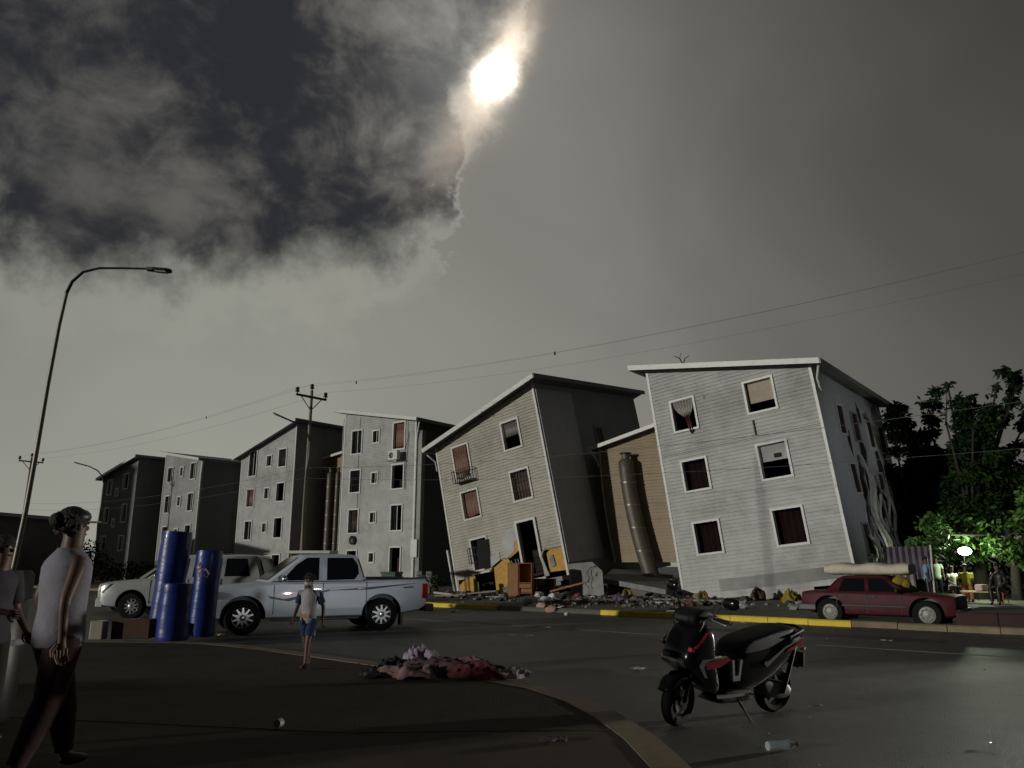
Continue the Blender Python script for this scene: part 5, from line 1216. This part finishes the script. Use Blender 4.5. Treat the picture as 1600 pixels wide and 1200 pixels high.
# fallen concrete slab before the stair tower
fs_ = thing('fallen_slab', 'broken concrete stair slab lying tilted below the bent refuse chute', 'rubble', (0, 0, 0))
a_, b2_, c_, d_ = atY(940, 903, 33.6), atY(1040, 921, 32.0), atY(1052, 898, 37.0), atY(962, 886, 37.8)
q = MB(); q.loft([[a_, b2_, c_, d_], [p - Vector((0, 0, .20)) for p in (a_, b2_, c_, d_)]]); q.build('slab', M_cement, fs_)
q = MB(); q.loft([[p - Vector((0, 0, .21)) + Vector((.3, .5, 0)) for p in (a_, b2_, c_, d_)], [Vector((p.x * .99 + .3, p.y + .3, .14)) for p in (a_, b2_, c_, d_)]]); q.build('rubble_core', M_pave, fs_)
q = MB(); q.tube([atY(945, 905, 33.6) - Vector((0, 0, .25)), Vector((atY(945, 905, 33.6).x, 33.6, .13))], .07, 6); q.build('prop', M_brick, fs_)
q = MB(); 
ub = U * .5
o = MB(); o.box(-.32, .32, -.04, .04, 0, .62); o = o.build('white_board', M_white, None); p = at(962, 929, .13); o.location = (p.x, p.y, .13); o.rotation_euler = (-.35, .12, -.3); o.scale = (.6, 1, 1); tag(o, 'small white board leaning under the fallen slab', 'board')
# cracked plinth block of the tilted building
cbk = thing('concrete_block', 'cracked grey concrete wall piece standing at the corner of the torn block', 'rubble', (0, 0, 0))
pa, pb_ = atY(886, 925, 33.6), atY(940, 908, 32.7)
q = MB(); q.loft([[Vector((pa.x + .25, pa.y, .08)), Vector((pb_.x + .1, pb_.y, .08)), Vector((pb_.x + .1, pb_.y + .5, .08)), Vector((pa.x + .25, pa.y + .5, .08))], [atY(892, 902, 33.6), atY(941, 892, 32.8), atY(941, 892, 32.8) + Vector((0, .5, 0)), atY(892, 902, 33.6) + Vector((0, .5, 0))], [atY(888, 881, 33.6), atY(925, 878, 33.0), atY(925, 878, 33.0) + Vector((0, .5, 0)), atY(888, 881, 33.6) + Vector((0, .5, 0))]])
q.build('wall_piece', M_cement, cbk)
ck = [(921, 888), (917, 897), (922, 903), (915, 912), (921, 919)]; q = MB(); q.tube([atY(x, y, 32.98) for x, y in ck], .016, 5); q.build('crack', M_dark, cbk)
ck = [(921, 888), (930, 884), (936, 892), (930, 900)]; q = MB(); q.tube([atY(x, y, 32.92) for x, y in ck], .014, 5); q.build('crack', M_dark, cbk)
# boards, bricks and bags scattered
def plank(label, px, py, d, m, rot, z=.14, name='plank', grp='loose boards in the rubble', cat='board'):
    q = MB(); q.box(-d[0] / 2, d[0] / 2, -d[1] / 2, d[1] / 2, 0, d[2]); o = q.build(name, m, None); p = at(px, py, z); o.location = (p.x, p.y, z + .01); o.rotation_euler = rot; tag(o, label, cat, grp)
plank('long pale board lying left under the torn wall', 745, 928, (2.2, .5, .06), M_cement, (0, -.10, -.5), .2)
plank('grey sheet lying under the window hole of the torn block', 768, 929, (1.8, .6, .05), M_wall, (0, -.04, -.4), .16)
plank('thin white strip lying left of the wardrobe', 778, 934, (.9, .12, .04), M_white, (0, 0, -.2))
plank('flat pinkish panel lying at the left foot of the torn block', 700, 932, (1.1, .4, .05), M_peach, (0, 0, -.3))
plank('white panel lying just behind the tail of the pickup', 692, 929, (.8, .3, .08), M_white, (0, .1, -.2))
plank('wooden board sloping right of the dresser', 890, 918, (1.5, .25, .06), M_wood2, (0, -.25, -.3), .6)
plank('long grey board lying below the fallen slab', 1005, 934, (1.8, .3, .05), M_wall, (0, 0, -.4))
plank('pale board lying right of the fallen slab', 1035, 938, (1.1, .16, .05), M_white, (0, 0, .1))
plank('short white plank near the foot of the fallen slab', 1030, 943, (.7, .12, .05), M_white, (0, 0, -.2))
plank('flat grey sheet under the sunken block', 1125, 941, (1.8, .4, .06), M_wall, (0, .02, -.4))
M_dk = mat('dark_rubble', (.06, .055, .05), .9, var=.4, scale=6)
rr_ = random.Random(5)
lst = []
for i in range(165):
    x = rr_.choice([rr_.uniform(880, 1060), rr_.uniform(1060, 1250), rr_.uniform(690, 800), rr_.uniform(860, 960), rr_.uniform(820, 900)])
    yb = 925 + (x - 700) * .03; lst.append((x, yb + rr_.uniform(-4, 12)))
cols = [('grey', M_cement), ('grey', M_dk), ('brown', M_brick), ('pale', M_bag), ('dark', M_dk), ('grey', M_cement), ('dark', M_dk), ('yellow', M_ybag)]
for i, (x, y) in enumerate(lst):
    p = at(x, y, .13); cn, m = rr_.choice(cols); s_ = rr_.uniform(.10, .34) * (.6 if cn == 'pale' else .4 if cn == 'yellow' else 1)
    chunk('rubble_chunk', cn + ' rubble chunk strewn along the foot of the damaged blocks', 'rubble', (p.x, p.y, .13 + s_ * .2), (s_ * 1.3, s_, s_ * .7), m, i + 50, (0, 0, i), cn + ' rubble chunks along the foot of the damaged blocks', jag=.28)
for lab, x, y, s_, m in (('yellow bag by the left end of the sunken block', 1097, 938, .42, M_ybag), ('yellow cloth bundle lying behind the tail of the red car', 1238, 943, .55, M_ybag), ('yellow bundle right behind the tail of the pickup', 668, 922, .75, M_ybag), ('yellow bag under the fallen stair slab', 980, 934, .42, M_ybag), ('dark brown crate among rubble before the sunken block', 1183, 938, .55, M_box), ('maroon bundle at the foot of the sunken block', 1205, 934, .45, M_red), ('purple grey bundle below the fallen slab', 968, 942, .4, mat('purple_grey_cloth', (.14, .11, .16), .9))):
    p = at(x, y, .13); cloth_heap('bundle', lab, 'bundle', (p.x, p.y, .131), s_ * .55, s_ * .4, s_ * .75, m, int(x))
fg = MB(); fq = random.Random(8)
for i in range(1900):
    x = fq.choice([fq.uniform(690, 1150), fq.gauss(850, 50), fq.gauss(985, 45), fq.gauss(870, 30)]); p = at(x, 925 + (x - 700) * .03 + fq.gauss(2, 6), .13)
    if st_of(p)[1] < KS + .3: continue
    e_ = fq.uniform(.02, .075); fg.box(-e_, e_, -e_ * .7, e_ * .6, -.01, e_ * fq.uniform(.5, 1.3), Matrix.Translation((p.x, p.y, .135)) @ Matrix.Rotation(fq.uniform(0, 3), 4, 'Z') @ Matrix.Rotation(fq.uniform(-.5, .5), 4, 'X'))
tag(fg.build('rubble', mat('mixed_rubble', (.17, .155, .13), .9, var=.6, scale=1.7)), 'fine broken rubble strewn along the pavement before the damaged blocks', 'rubble', kind='stuff')
# broken masonry hanging under the sunken block
for i in range(9):
    x = 1080 + i * 28; p = at(x, 932 + (i % 3), .13)
    chunk('masonry_chunk', 'grey masonry piece wedged under the sunken block', 'rubble', (p.x, p.y + 1.2, .3), (.7, .6, rr_.uniform(.3, .7)), M_cement, i + 300, (0, 0, i), 'masonry pieces wedged under the sunken block', jag=.25)
# green bin and shrubs behind the pickup
gp = atY(612, 905, 31.); gb = thing('bin', 'dark green bin seen over the bed of the pickup', 'bin', (gp.x, 31., .13), R(-20))
q = MB(); q.loft([[(-.30 * f, -.3 * f, z), (.30 * f, -.3 * f, z), (.3 * f, .3 * f, z), (-.3 * f, .3 * f, z)] for f, z in ((.8, 0), (1, .95))]); q.build('tub', mat('green_plastic', (.015, .07, .03), .5), gb); q = MB(); q.box(-.33, .33, -.33, .33, .955, 1.03); q.build('lid', mat('green_plastic', (.015, .07, .03), .5), gb, bevel=.02)
for i, x in enumerate((655, 664, 673, 684)):
    p = atY(x, 905, 38); q = MB(); q.box(-.16, .16, -.1, .1, 0, 1.25 - .2 * (i % 2)); o = q.build('crate', M_dk if i % 2 else M_wall, None, bevel=.02); o.location = (p.x, 38 - i * .4, .131); o.scale = (.8, 1, .8); tag(o, ('grey' if i % 2 == 0 else 'dark') + ' upright crate in the shade right of the meter box, number in row hidden'.replace(', number in row hidden', ''), 'crate', 'upright crates in the gap between the blocks')
pf_ = at(262, 858, .13)

# ------------------------------------------------------------------ litter
def paper(label, px, py, s_, m=M_paper, z=.0, cat='litter', group='white paper scraps on the road'):
    p = at(px, py, z); rnd = random.Random(int(px * 7 + py)); n = 5; vs = [(s_ * (i / n - .5), s_ * .7 * (j / n - .5), .012 + .35 * s_ * rnd.random() * .4) for j in range(n + 1) for i in range(n + 1)]
    b = MB(); b.add(vs, [(j * (n + 1) + i, j * (n + 1) + i + 1, (j + 1) * (n + 1) + i + 1, (j + 1) * (n + 1) + i) for j in range(n) for i in range(n)])
    o = b.build('litter', m, None, smooth=20); o.location = (p.x, p.y, z + .004); o.rotation_euler = (0, 0, rnd.uniform(0, 3)); tag(o, label, cat, group)
for px, py, s_, lab in ((711, 957, .30, 'white paper scrap on the road right of the pickup tail'), (765, 951, .26, 'white scrap on the road below the far kerb, left of the debris pile'), (853, 982, .2, 'small scrap on the road under the debris pile'), (966, 969, .18, 'small scrap on the road below the end of the yellow kerb'), (998, 1048, .2, 'crumpled white paper on the road left of the scooter'), (1274, 1106, .13, 'flat pale scrap on the road right of the scooter'), (827, 995, .16, 'tiny scrap in mid road above the heap'), (800, 994, .12, 'tiny scrap in mid road left of the debris'), (1166, 975, .3, 'pale scrap on the road behind the scooter handlebar'), (1385, 1003, .2, 'pale scrap on the road below the red car'), (1585, 985, .3, 'pale scrap on the road at the right edge'), (740, 959, .12, 'tiny scrap near the far kerb'), (1238, 972, .14, 'scrap by the kerb left of the red car'), (690, 945, .3, 'whitish rag on the yellow kerb right of the pickup'), (1045, 962, .16, 'scrap by the kerb above the scooter mirror')):
    paper(lab, px, py, s_)
gr = MB(); gq = random.Random(21)
for i in range(1500):
    if gq.random() < .5: x_, y_ = gq.uniform(-6, 12), gq.uniform(5, 22)
    else: t_, s__ = gq.uniform(-8, 16), KS - abs(gq.gauss(0, 1.0)); p_ = st(t_, s__); x_, y_ = p_.x, p_.y
    e_ = gq.uniform(.003, .009) * (1.6 if gq.random() < .06 else 1); a_ = gq.uniform(0, 3)
    gr.box(-e_, e_, -e_ * .7, e_ * .7, 0.001, e_ * .8, Matrix.Translation((x_, y_, .0 if y_ > 0 else 0)) @ Matrix.Rotation(a_, 4, 'Z'))
tag(gr.build('gravel', mat('pale_grit', (.22, .21, .19), .9, var=.4, scale=3)), 'loose pale grit scattered over the road', 'gravel', kind='stuff')
def bottle(label, px, py, L_, r_, rz, m, z=.0):
    p = at(px, py, z); o = thing('bottle', label, 'bottle', (p.x, p.y, z + r_ + .002), rz)
    q = MB(); q.lathe([(.001, -L_ / 2), (r_ * .9, -L_ / 2), (r_, -L_ * .42), (r_ * .9, -L_ * .1), (r_, L_ * .1), (r_, L_ * .22), (r_ * .45, L_ * .40), (r_ * .4, L_ * .44)], 14, None, 'X'); q.build('bottle_body', m, o, smooth=50)
    q = MB(); q.lathe([(r_ * .45, L_ * .44), (r_ * .48, L_ * .5), (.001, L_ * .5)], 12, None, 'X'); q.build('cap', M_peach, o)
M_pet = mat('crushed_clear_bottle', (.50, .55, .60), .12, var=.2, coat=.6, metal=.3)
bottle('shiny crushed plastic bottle lying on the road below the scooter', 1223, 1173, .26, .038, R(15), M_pet)
bottle('pale small bottle on the plaza at the bottom left', 436, 1137, .09, .035, R(80), mat('dull_pale_cup', (.25, .24, .24), .5), .12)
paper('silvery scrap on the road in the bottom right corner', 1550, 1166, .08, M_pet)
paper('lit crumpled scrap beside the front wheel of the pickup', 345, 994, .26, M_cream, .12, 'litter', None)
p = at(868, 1158, .12); cloth_heap('rag', 'small dark rag on the plaza left of the scooter', 'rag', (p.x, p.y, .121), .11, .05, .03, M_dk, 77)

# ------------------------------------------------------------------ scooter
sF, sR_ = at(1058, 1134), at(1206, 1112)
sF.z = sR_.z = 0; dS = sF - sR_; aS = math.atan2(dS.y, dS.x); kS = dS.length / 1.27
sc0 = (sF + sR_) / 2
scoot = thing('scooter', 'black scooter with red and silver trim leaning on its side stand at the plaza kerb', 'scooter', tuple(sc0), 0, None, (kS, kS, kS * .93))
scoot.rotation_euler = Euler((R(-7), 0, aS), 'XYZ')
def pillow(pts, w, m, name, wf=(.78, 1, .78), sh=(.86, 1, .86), sub=2, parent=None, ys=None):
    cx_ = sum(p[0] for p in pts) / len(pts); cz_ = sum(p[1] for p in pts) / len(pts); rings = []
    for yy, s_ in ((-.5, .80), (-.40, .96), (-.0, 1.), (.40, .96), (.5, .80)):
        rings.append([(cx_ + (x - cx_) * s_, yy * w, cz_ + (z - cz_) * s_) for x, z in pts])
    b = MB(); b.loft(rings); return b.build(name, m, parent or scoot, smooth=60, sub=sub)
def swheel(x, r_, wd_, name='wheel'):
    b = MB(); b.lathe([(r_ * .66, -wd_ * .4), (r_ * .86, -wd_ / 2), (r_ * .97, -wd_ * .3), (r_, 0), (r_ * .97, wd_ * .3), (r_ * .86, wd_ / 2), (r_ * .66, wd_ * .4), (r_ * .64, 0)], 32, None, 'Y')
    w = b.build(name, M_tyre, scoot, smooth=50); w.location = (x, 0, r_)
    q = MB(); q.lathe([(r_ * .68, -.03), (r_ * .68, .03), (r_ * .62, .03), (r_ * .62, -.03), (r_ * .68, -.03)], 28, None, 'Y')
    for k in range(5): q.loft([[(-.022, -.018, .02), (.022, -.018, .02), (.022, .018, .02), (-.022, .018, .02)], [(-.012, -.014, r_ * .64), (.012, -.014, r_ * .64), (.012, .014, r_ * .64), (-.012, .014, r_ * .64)]], Matrix.Rotation(2 * PI * k / 5, 4, 'Y'))
    q.lathe([(.001, -.05), (.045, -.05), (.045, .05), (.001, .05)], 14, None, 'Y'); q.build('rim', mat('dark_alloy', (.010, .010, .011), .5, spec=.2, var=.05), w, smooth=35)
    return w
fw = swheel(.635, .235, .10); fw.rotation_euler = (0, 0, R(14)); rw = swheel(-.635, .235, .12)
q = MB(); q.lathe([(.05, .035), (.11, .035), (.11, .041), (.05, .041)], 20, None, 'Y'); q.build('brake_disc', M_iron, fw)
for s in (-1, 1): q = MB(); q.tube([(.635, s * .075, .235), (.53, s * .075, .56)], [.018, .022], 8); q.build('fork_leg', M_iron, scoot, smooth=50)
pillow([(.86, .34), (.80, .46), (.68, .52), (.54, .50), (.42, .40), (.44, .36), (.56, .45), (.67, .475), (.78, .43), (.84, .33)], .17, M_blackgloss, 'front_fender', sub=1)
pillow([(.50, 1.00), (.60, .93), (.68, .80), (.74, .66), (.70, .56), (.58, .50), (.46, .38), (.34, .27), (.26, .30), (.30, .46), (.36, .62), (.35, .80), (.38, .95)], .40, M_blackgloss, 'front_apron')
pillow([(.735, .68), (.76, .62), (.70, .55), (.62, .56), (.66, .64)], .30, mat('smoked_lens', (.05, .05, .055), .1, var=0, coat=1), 'headlight', sub=1)
pillow([(.80, .74), (.83, .68), (.74, .62), (.68, .70)], .12, M_blackgloss, 'nose', sub=1)
pillow([(.62, 1.06), (.64, .98), (.54, .93), (.38, .93), (.30, .97), (.32, 1.05), (.42, 1.11), (.54, 1.11)], .30, M_blackmatt, 'handlebar_cover')
pillow([(.60, 1.06), (.665, 1.0), (.62, .98), (.57, 1.02)], .18, mat('smoked_lens', (.05, .05, .055), .1), 'headlamp_glass', sub=1)
pillow([(.10, .60), (.06, .72), (-.06, .79), (-.24, .82), (-.40, .86), (-.62, .89), (-.80, .90), (-.86, .86), (-.76, .78), (-.40, .62), (-.10, .54)], .34, M_blackmatt, 'seat')
pillow([(.12, .62), (.02, .70), (-.30, .72), (-.72, .80), (-.92, .80), (-.90, .70), (-.72, .56), (-.50, .42), (-.24, .30), (.0, .27), (.10, .32), (.16, .48)], .36, M_blackgloss, 'body_fairing')
pillow([(.34, .33), (.34, .26), (-.16, .24), (-.20, .32), (.0, .34)], .36, M_blackmatt, 'floorboard', sub=1)
pillow([(.40, .27), (.30, .17), (-.30, .17), (-.36, .28)], .24, M_plastic_b, 'belly_pan', sub=1)
pillow([(-.20, .40), (-.28, .24), (-.60, .15), (-.76, .20), (-.74, .32), (-.50, .38)], .14, mat('engine_grey', (.02, .02, .02), .55), 'engine_case', sub=1).location = (0, .10, 0)
pillow([(-.30, .26), (-.36, .20), (-.86, .28), (-.90, .38), (-.80, .40)], .10, M_plastic_b, 'muffler', sub=1).location = (0, -.15, 0)
pillow([(-.72, .70), (-.90, .62), (-1.0, .42), (-.96, .42), (-.84, .60), (-.70, .64)], .14, M_blackmatt, 'rear_fender', sub=1)
pillow([(-.88, .83), (-.93, .78), (-.90, .72), (-.84, .76)], .24, M_redlens, 'tail_light', sub=1)
q = MB(); q.box(-1.0, -.985, -.09, .09, .45, .60); o = q.build('plate_holder', M_plastic_b, scoot); 
for s in (-1, 1):
    q = MB(); q.ball((-.90, s * .14, .66), (.03, .025, .02), 8, 6); q.build('turn_signal', M_orangelens, scoot, smooth=60)
    def dec(name, m, pts, y0_, th=.008, side=s):
        q = MB(); q.prism(pts, side * (y0_ - .03), side * (y0_ + th)); q.build(name, m, scoot)
    dec('silver_trim', M_chrome, [(-.32, .52), (-.30, .56), (-.58, .71), (-.86, .805), (-.86, .785), (-.58, .69)], .183)
    dec('silver_trim', M_chrome, [(-.30, .53), (-.27, .56), (-.30, .59), (-.33, .56)], .190)
    dec('red_trim', M_redgloss, [(-.60, .655), (-.62, .68), (-.84, .765), (-.82, .73), (-.70, .675)], .183)
    dec('red_trim', M_redgloss, [(.50, .56), (.52, .62), (.24, .665), (.20, .63), (.34, .57)], .204)
    dec('silver_trim', M_chrome, [(.50, .63), (.30, .668), (.56, .655), (.60, .60), (.53, .49), (.49, .48), (.54, .58)], .202)
    dec('red_trim', M_redgloss, [(.66, .76), (.62, .77), (.50, .90), (.56, .82)], .202)
    dec('red_trim', M_redgloss, [(.70, .735), (.69, .77), (.655, .765), (.66, .73)], .190, .016)
    dec('silver_vent', mat('dull_silver', (.30, .30, .30), .4, metal=.5), [(.16, .62), (.13, .62), (.12, .47), (.07, .47), (.05, .62), (.02, .62), (.05, .42), (.14, .42)], .184)
    q = MB(); q.box(-.02, .32, min(s * .165, s * .19), max(s * .165, s * .19), .27, .30); q.build('footrest_edge', mat('dull_silver', (.30, .30, .30), .4, metal=.5), scoot)
# handlebar group turned on the steering axis
hb = MB(); hb.tube([(.40, -.36, 1.02), (.44, -.18, 1.03), (.46, 0, 1.02), (.44, .18, 1.03), (.40, .36, 1.02)], .014, 8); bar = hb.build('handlebar', M_iron, scoot, smooth=50)
for s in (-1, 1):
    q = MB(); q.tube([(.425, s * .24, 1.028), (.398, s * .37, 1.02)], .020, 10); q.build('grip', M_blackmatt, bar, smooth=50)
    q = MB(); q.lathe([(.021, 0), (.021, .02), (.001, .022)], 10, Matrix.Translation((.396, s * .375, 1.02)) @ Matrix.Rotation(0, 4, 'X'), 'Y'); q.build('bar_end', M_chrome, bar)
    q = MB(); q.tube([(.47, s * .20, 1.03), (.475, s * .30, 1.015), (.46, s * .37, 1.0)], [.008, .007, .006], 6); q.build('brake_lever', M_chrome, bar, smooth=50)
    q = MB(); q.box(.40, .47, min(s * .16, s * .23), max(s * .16, s * .23), 1.0, 1.06); q.build('switch_box', M_plastic_b, bar, bevel=.01)
    q = MB(); q.tube([(.44, s * .20, 1.05), (.42, s * .27, 1.16), (.40, s * .33, 1.22)], .009, 6); ms = q.build('mirror_stalk', M_iron, bar, smooth=50)
    q = MB(); rg = []
    for xx, f in ((-.022, .72), (-.016, .95), (.0, 1.), (.022, .80), (.032, .4)):
        rg.append([(xx, f * .088 * (abs(math.cos(a)) ** .75) * (1 if math.cos(a) > 0 else -1), f * .058 * (abs(math.sin(a)) ** .8) * (1 if math.sin(a) > 0 else -1)) for a in [2 * PI * k / 20 for k in range(20)]])
    q.loft(rg); mr = q.build('mirror_shell', M_blackgloss, ms, smooth=50); mr.location = (.40, s * .37, 1.265 if s < 0 else 1.20); mr.rotation_euler = (0, 0, s * .15)
    q = MB(); q.loft([[(-.0225, p[1] * .94, p[2] * .94) for p in rg[0]], [(-.0265, p[1] * .9, p[2] * .9) for p in rg[0]]]); q.build('mirror_glass', M_chrome, mr) if False else None
q = MB(); q.tube([(.45, .12, 1.04), (.56, .2, .98), (.58, .12, .80)], .006, 6); q.tube([(.45, -.12, 1.04), (.54, -.2, 1.0), (.58, -.12, .80)], .006, 6); q.build('brake_cable', M_plastic_b, scoot, smooth=50)
q = MB(); q.tube([(-.66, -.17, .80), (-.88, -.15, .86), (-.95, 0, .87), (-.88, .15, .86), (-.66, .17, .80)], .016, 8); q.build('grab_rail', M_blackmatt, scoot, smooth=50)
q = MB(); q.tube([(-.02, .12, .20), (-.06, .26, -.01 + .018)], .012, 8); q.tube([(-.06, .26, .012), (-.12, .30, .010)], .010, 6); q.build('side_stand', M_iron, scoot, smooth=50)
for s in (-1,): q = MB(); q.tube([(-.58, .17, .24), (-.74, .16, .66)], .022, 10); q.build('shock_absorber', M_iron, scoot, smooth=50)

# ------------------------------------------------------------------ trees and hedge
def leaves(name, blobs, parent, m, n_per, ls=.16, seed=1, kind='stuff'):
    rnd = random.Random(seed); vs = []; fs = []
    tot = sum(b[1] ** 2 for b in blobs)
    for c, r in blobs:
        cnt = int(n_per * r * r)
        for _ in range(cnt):
            d = Vector((rnd.gauss(0, 1), rnd.gauss(0, 1), rnd.gauss(0, 1))).normalized(); q_ = r * (rnd.random() ** .45)
            p = Vector(c) + Vector((d.x * q_, d.y * q_, d.z * q_ * .85))
            t = Vector((rnd.uniform(-1, 1), rnd.uniform(-1, 1), rnd.uniform(-1.1, .3))).normalized(); nrm = t.orthogonal().normalized(); nrm.rotate(Matrix.Rotation(rnd.uniform(0, 6.28), 3, t))
            L_ = ls * rnd.uniform(.7, 1.5); w_ = L_ * .22; i0 = len(vs)
            vs += [p, p + t * L_ * .5 + nrm * w_, p + t * L_, p + t * L_ * .5 - nrm * w_]; fs.append((i0, i0 + 1, i0 + 2, i0 + 3))
    b = MB(); b.v = vs; b.f = fs; b.mi = [0] * len(fs)
    me = bpy.data.meshes.new(name); me.from_pydata([tuple(p) for p in vs], [], fs); me.materials.append(m)
    o = bpy.data.objects.new(name, me); col.objects.link(o); o.parent = parent
    if kind and parent is None: o['kind'] = kind
    return o
def strand(p0, p1, r0, r1, n, rnd):
    p0, p1 = Vector(p0), Vector(p1)
    return [(p0 + (p1 - p0) * (i / max(1, n - 1)) + Vector((rnd.uniform(-.1, .1), rnd.uniform(-.2, .2), rnd.uniform(-.1, .1))), r0 + (r1 - r0) * i / max(1, n - 1)) for i in range(n)]
def tree(label, base, strokes, seed, dens=520, ls=.17, trunk_r=.22, th=3.0, lm_=None):
    rnd = random.Random(seed); root = thing('tree', label, 'tree', base, 0, 'trees at the right')
    B = Vector(base); blobs = []
    limbs = []
    for (x0, y0, x1, y1, r0, r1, n) in strokes:
        a_, b_ = atY(x0, y0, B.y + rnd.uniform(-1, 1)), atY(x1, y1, B.y + rnd.uniform(-1.2, 1.2))
        blobs += [(c - B, r) for c, r in strand(a_, b_, r0, r1, n, rnd)]; limbs.append((a_ - B, b_ - B))
    t_ = MB(); t_.tube([(0, 0, 0), (.1, 0, th * .5), (.05, .1, th)], [trunk_r * 1.3, trunk_r, trunk_r * .8], 12); t_.build('trunk', M_bark, root, smooth=50)
    for a_, b_ in (limbs if lm_ is None else limbs[:2]):
        q = MB(); m_ = lerp((0, 0, th), a_, .5) + Vector((0, 0, -.1)); q.tube([(0.05, .1, th - .1), m_, a_, lerp(a_, b_, .6), b_], [trunk_r * .3, .05, .035, .02, .008], 7); q.build('limb', M_bark, root, smooth=50)
    leaves('crown', blobs, root, lm_ or M_leaf, dens, ls, seed)
    return root
B1 = atY(1440, 930, 33.5); B1.z = .13
tree('dark tree overlapping the right side of the sunken block', tuple(B1), [(1440, 715, 1394, 640, .46, .32, 7), (1428, 680, 1405, 640, .36, .28, 3), (1440, 760, 1385, 735, .7, .4, 4), (1440, 840, 1420, 780, .9, .8, 3), (1480, 780, 1400, 800, .9, .6, 4), (1462, 700, 1440, 632, .30, .22, 4), (1452, 700, 1462, 612, .38, .28, 5), (1430, 722, 1470, 712, .4, .4, 3), (1400, 700, 1392, 650, .35, .3, 4), (1420, 780, 1470, 730, .8, .6, 4), (1440, 740, 1430, 690, .5, .4, 4)], 3, 1500, .22)
B2 = atY(1535, 935, 31.0); B2.z = .13
tree('large dark tree above the lit group, one branch curling up right', tuple(B2), [(1478, 660, 1480, 602, .06, .07, 6), (1481, 602, 1488, 600, .10, .08, 2), (1505, 700, 1502, 622, .44, .34, 6), (1520, 660, 1518, 622, .2, .16, 4), (1505, 730, 1500, 690, .4, .4, 3), (1545, 730, 1543, 640, .50, .38, 6), (1565, 660, 1588, 606, .20, .22, 6), (1586, 600, 1574, 580, .28, .26, 4), (1592, 588, 1596, 576, .10, .08, 2), (1558, 600, 1548, 618, .10, .06, 4), (1600, 665, 1612, 640, .28, .4, 3), (1590, 695, 1560, 712, .26, .32, 4), (1560, 765, 1480, 770, .9, .8, 5), (1590, 790, 1500, 800, 1.0, .9, 4), (1610, 730, 1640, 660, .5, .5, 4), (1500, 745, 1580, 740, .6, .6, 5), (1525, 690, 1532, 650, .34, .26, 4), (1500, 720, 1560, 715, .55, .5, 4)], 4, 1500, .22)
B3 = atY(1590, 935, 30.0); B3.z = .13
tree('low leaved tree whose branches hang close to the lamp and shine green', tuple(B3), [(1480, 850, 1540, 835, .42, .5, 5), (1470, 835, 1455, 860, .45, .3, 3), (1555, 850, 1590, 860, .5, .4, 3), (1500, 820, 1580, 815, .7, .7, 4), (1600, 860, 1620, 780, .8, .9, 3), (1440, 850, 1450, 820, .5, .5, 2), (1485, 868, 1478, 880, .2, .12, 2), (1535, 865, 1548, 885, .22, .1, 2), (1460, 862, 1464, 878, .2, .12, 2), (1515, 872, 1510, 882, .15, .1, 2)], 5, 1000, .2, .16, 2.6, mat('lamp_lit_leaf', (.045, .105, .014), .6, var=.4, scale=1.2))  # brighter leaf copy, lamp light put into its colour
rn = random.Random(9)
def hedge(label, pts, dens=420, ls=.16, seed=3, cat='bush', name='bush'):
    root = thing(name, label, cat, (pts[0][0], pts[0][1], .1)); B = Vector(root.location)
    leaves('foliage', [(Vector((x, y, z)) - B, r) for x, y, z, r in pts], root, M_leaf, dens, ls, seed)
    t_ = MB()
    for x, y, z, r in pts: t_.tube([(x - B.x, y - B.y, 0), (x - B.x + .05, y - B.y, max(.3, z - .3))], [.05, .02], 5)
    t_.build('stem', M_bark, root, kind='stuff')
hedge('dark hedge behind the lit group at the right', [(16.5 + i * 1.3, 35.5 - i * .5, 1.2 + rn.uniform(-.2, .5), 1.3) for i in range(9)], 380, .22)
hedge('upper dark foliage mass behind the trees at the right', [(18.5 + i * 1.5, 36.5 - i * .4, 3.6 + rn.uniform(-.5, .6), 1.5) for i in range(7)], 380, .22, 8, 'bush', 'tall_shrub')
hedge('dark bushes at the foot of the two farthest blocks', [(atY(x, 880, 62).x, 62, .9, 1.1) for x in (170, 200, 225, 248)], 300, .2, 5)
hedge('round dark bush between the low building and the farthest block', [(atY(x, 850, 55).x, 55, z, 1.2) for x, z in ((128, 1.6), (140, 2.3), (150, 1.4))], 320, .2, 6)
hedge('low dark shrub behind the tail of the pickup', [(atY(x, 905, 36).x, 36, .7, .5) for x in (672, 682)], 420, .12, 7)
# raised dark red planter kerb at the right
pk = thing('planter', 'low dark red planter wall at the right edge beside the road', 'planter', (0, 0, 0))
t0_ = st_of(at(1500, 985))[0]
i = 0
while i < 14:
    a_, c_ = st(t0_ + i * .8, KS + .35), st(t0_ + (i + 1) * .8, KS + .35); kerb_stone(a_, c_, .22, .42, mat('dark_red_kerb', (.04, .014, .012), .8, var=.2, dirt=.4), pk, 'planter_block'); i += 1
q = MB(); q.slab([st(t0_, KS + .56).xy, st(t0_ + 11, KS + .56).xy, st(t0_ + 11, KS + 3.4).xy, st(t0_, KS + 3.4).xy], .131, .40); q.build('planter_soil', mat('dry_soil', (.07, .05, .035), .95, var=.3, bump=.8), pk)
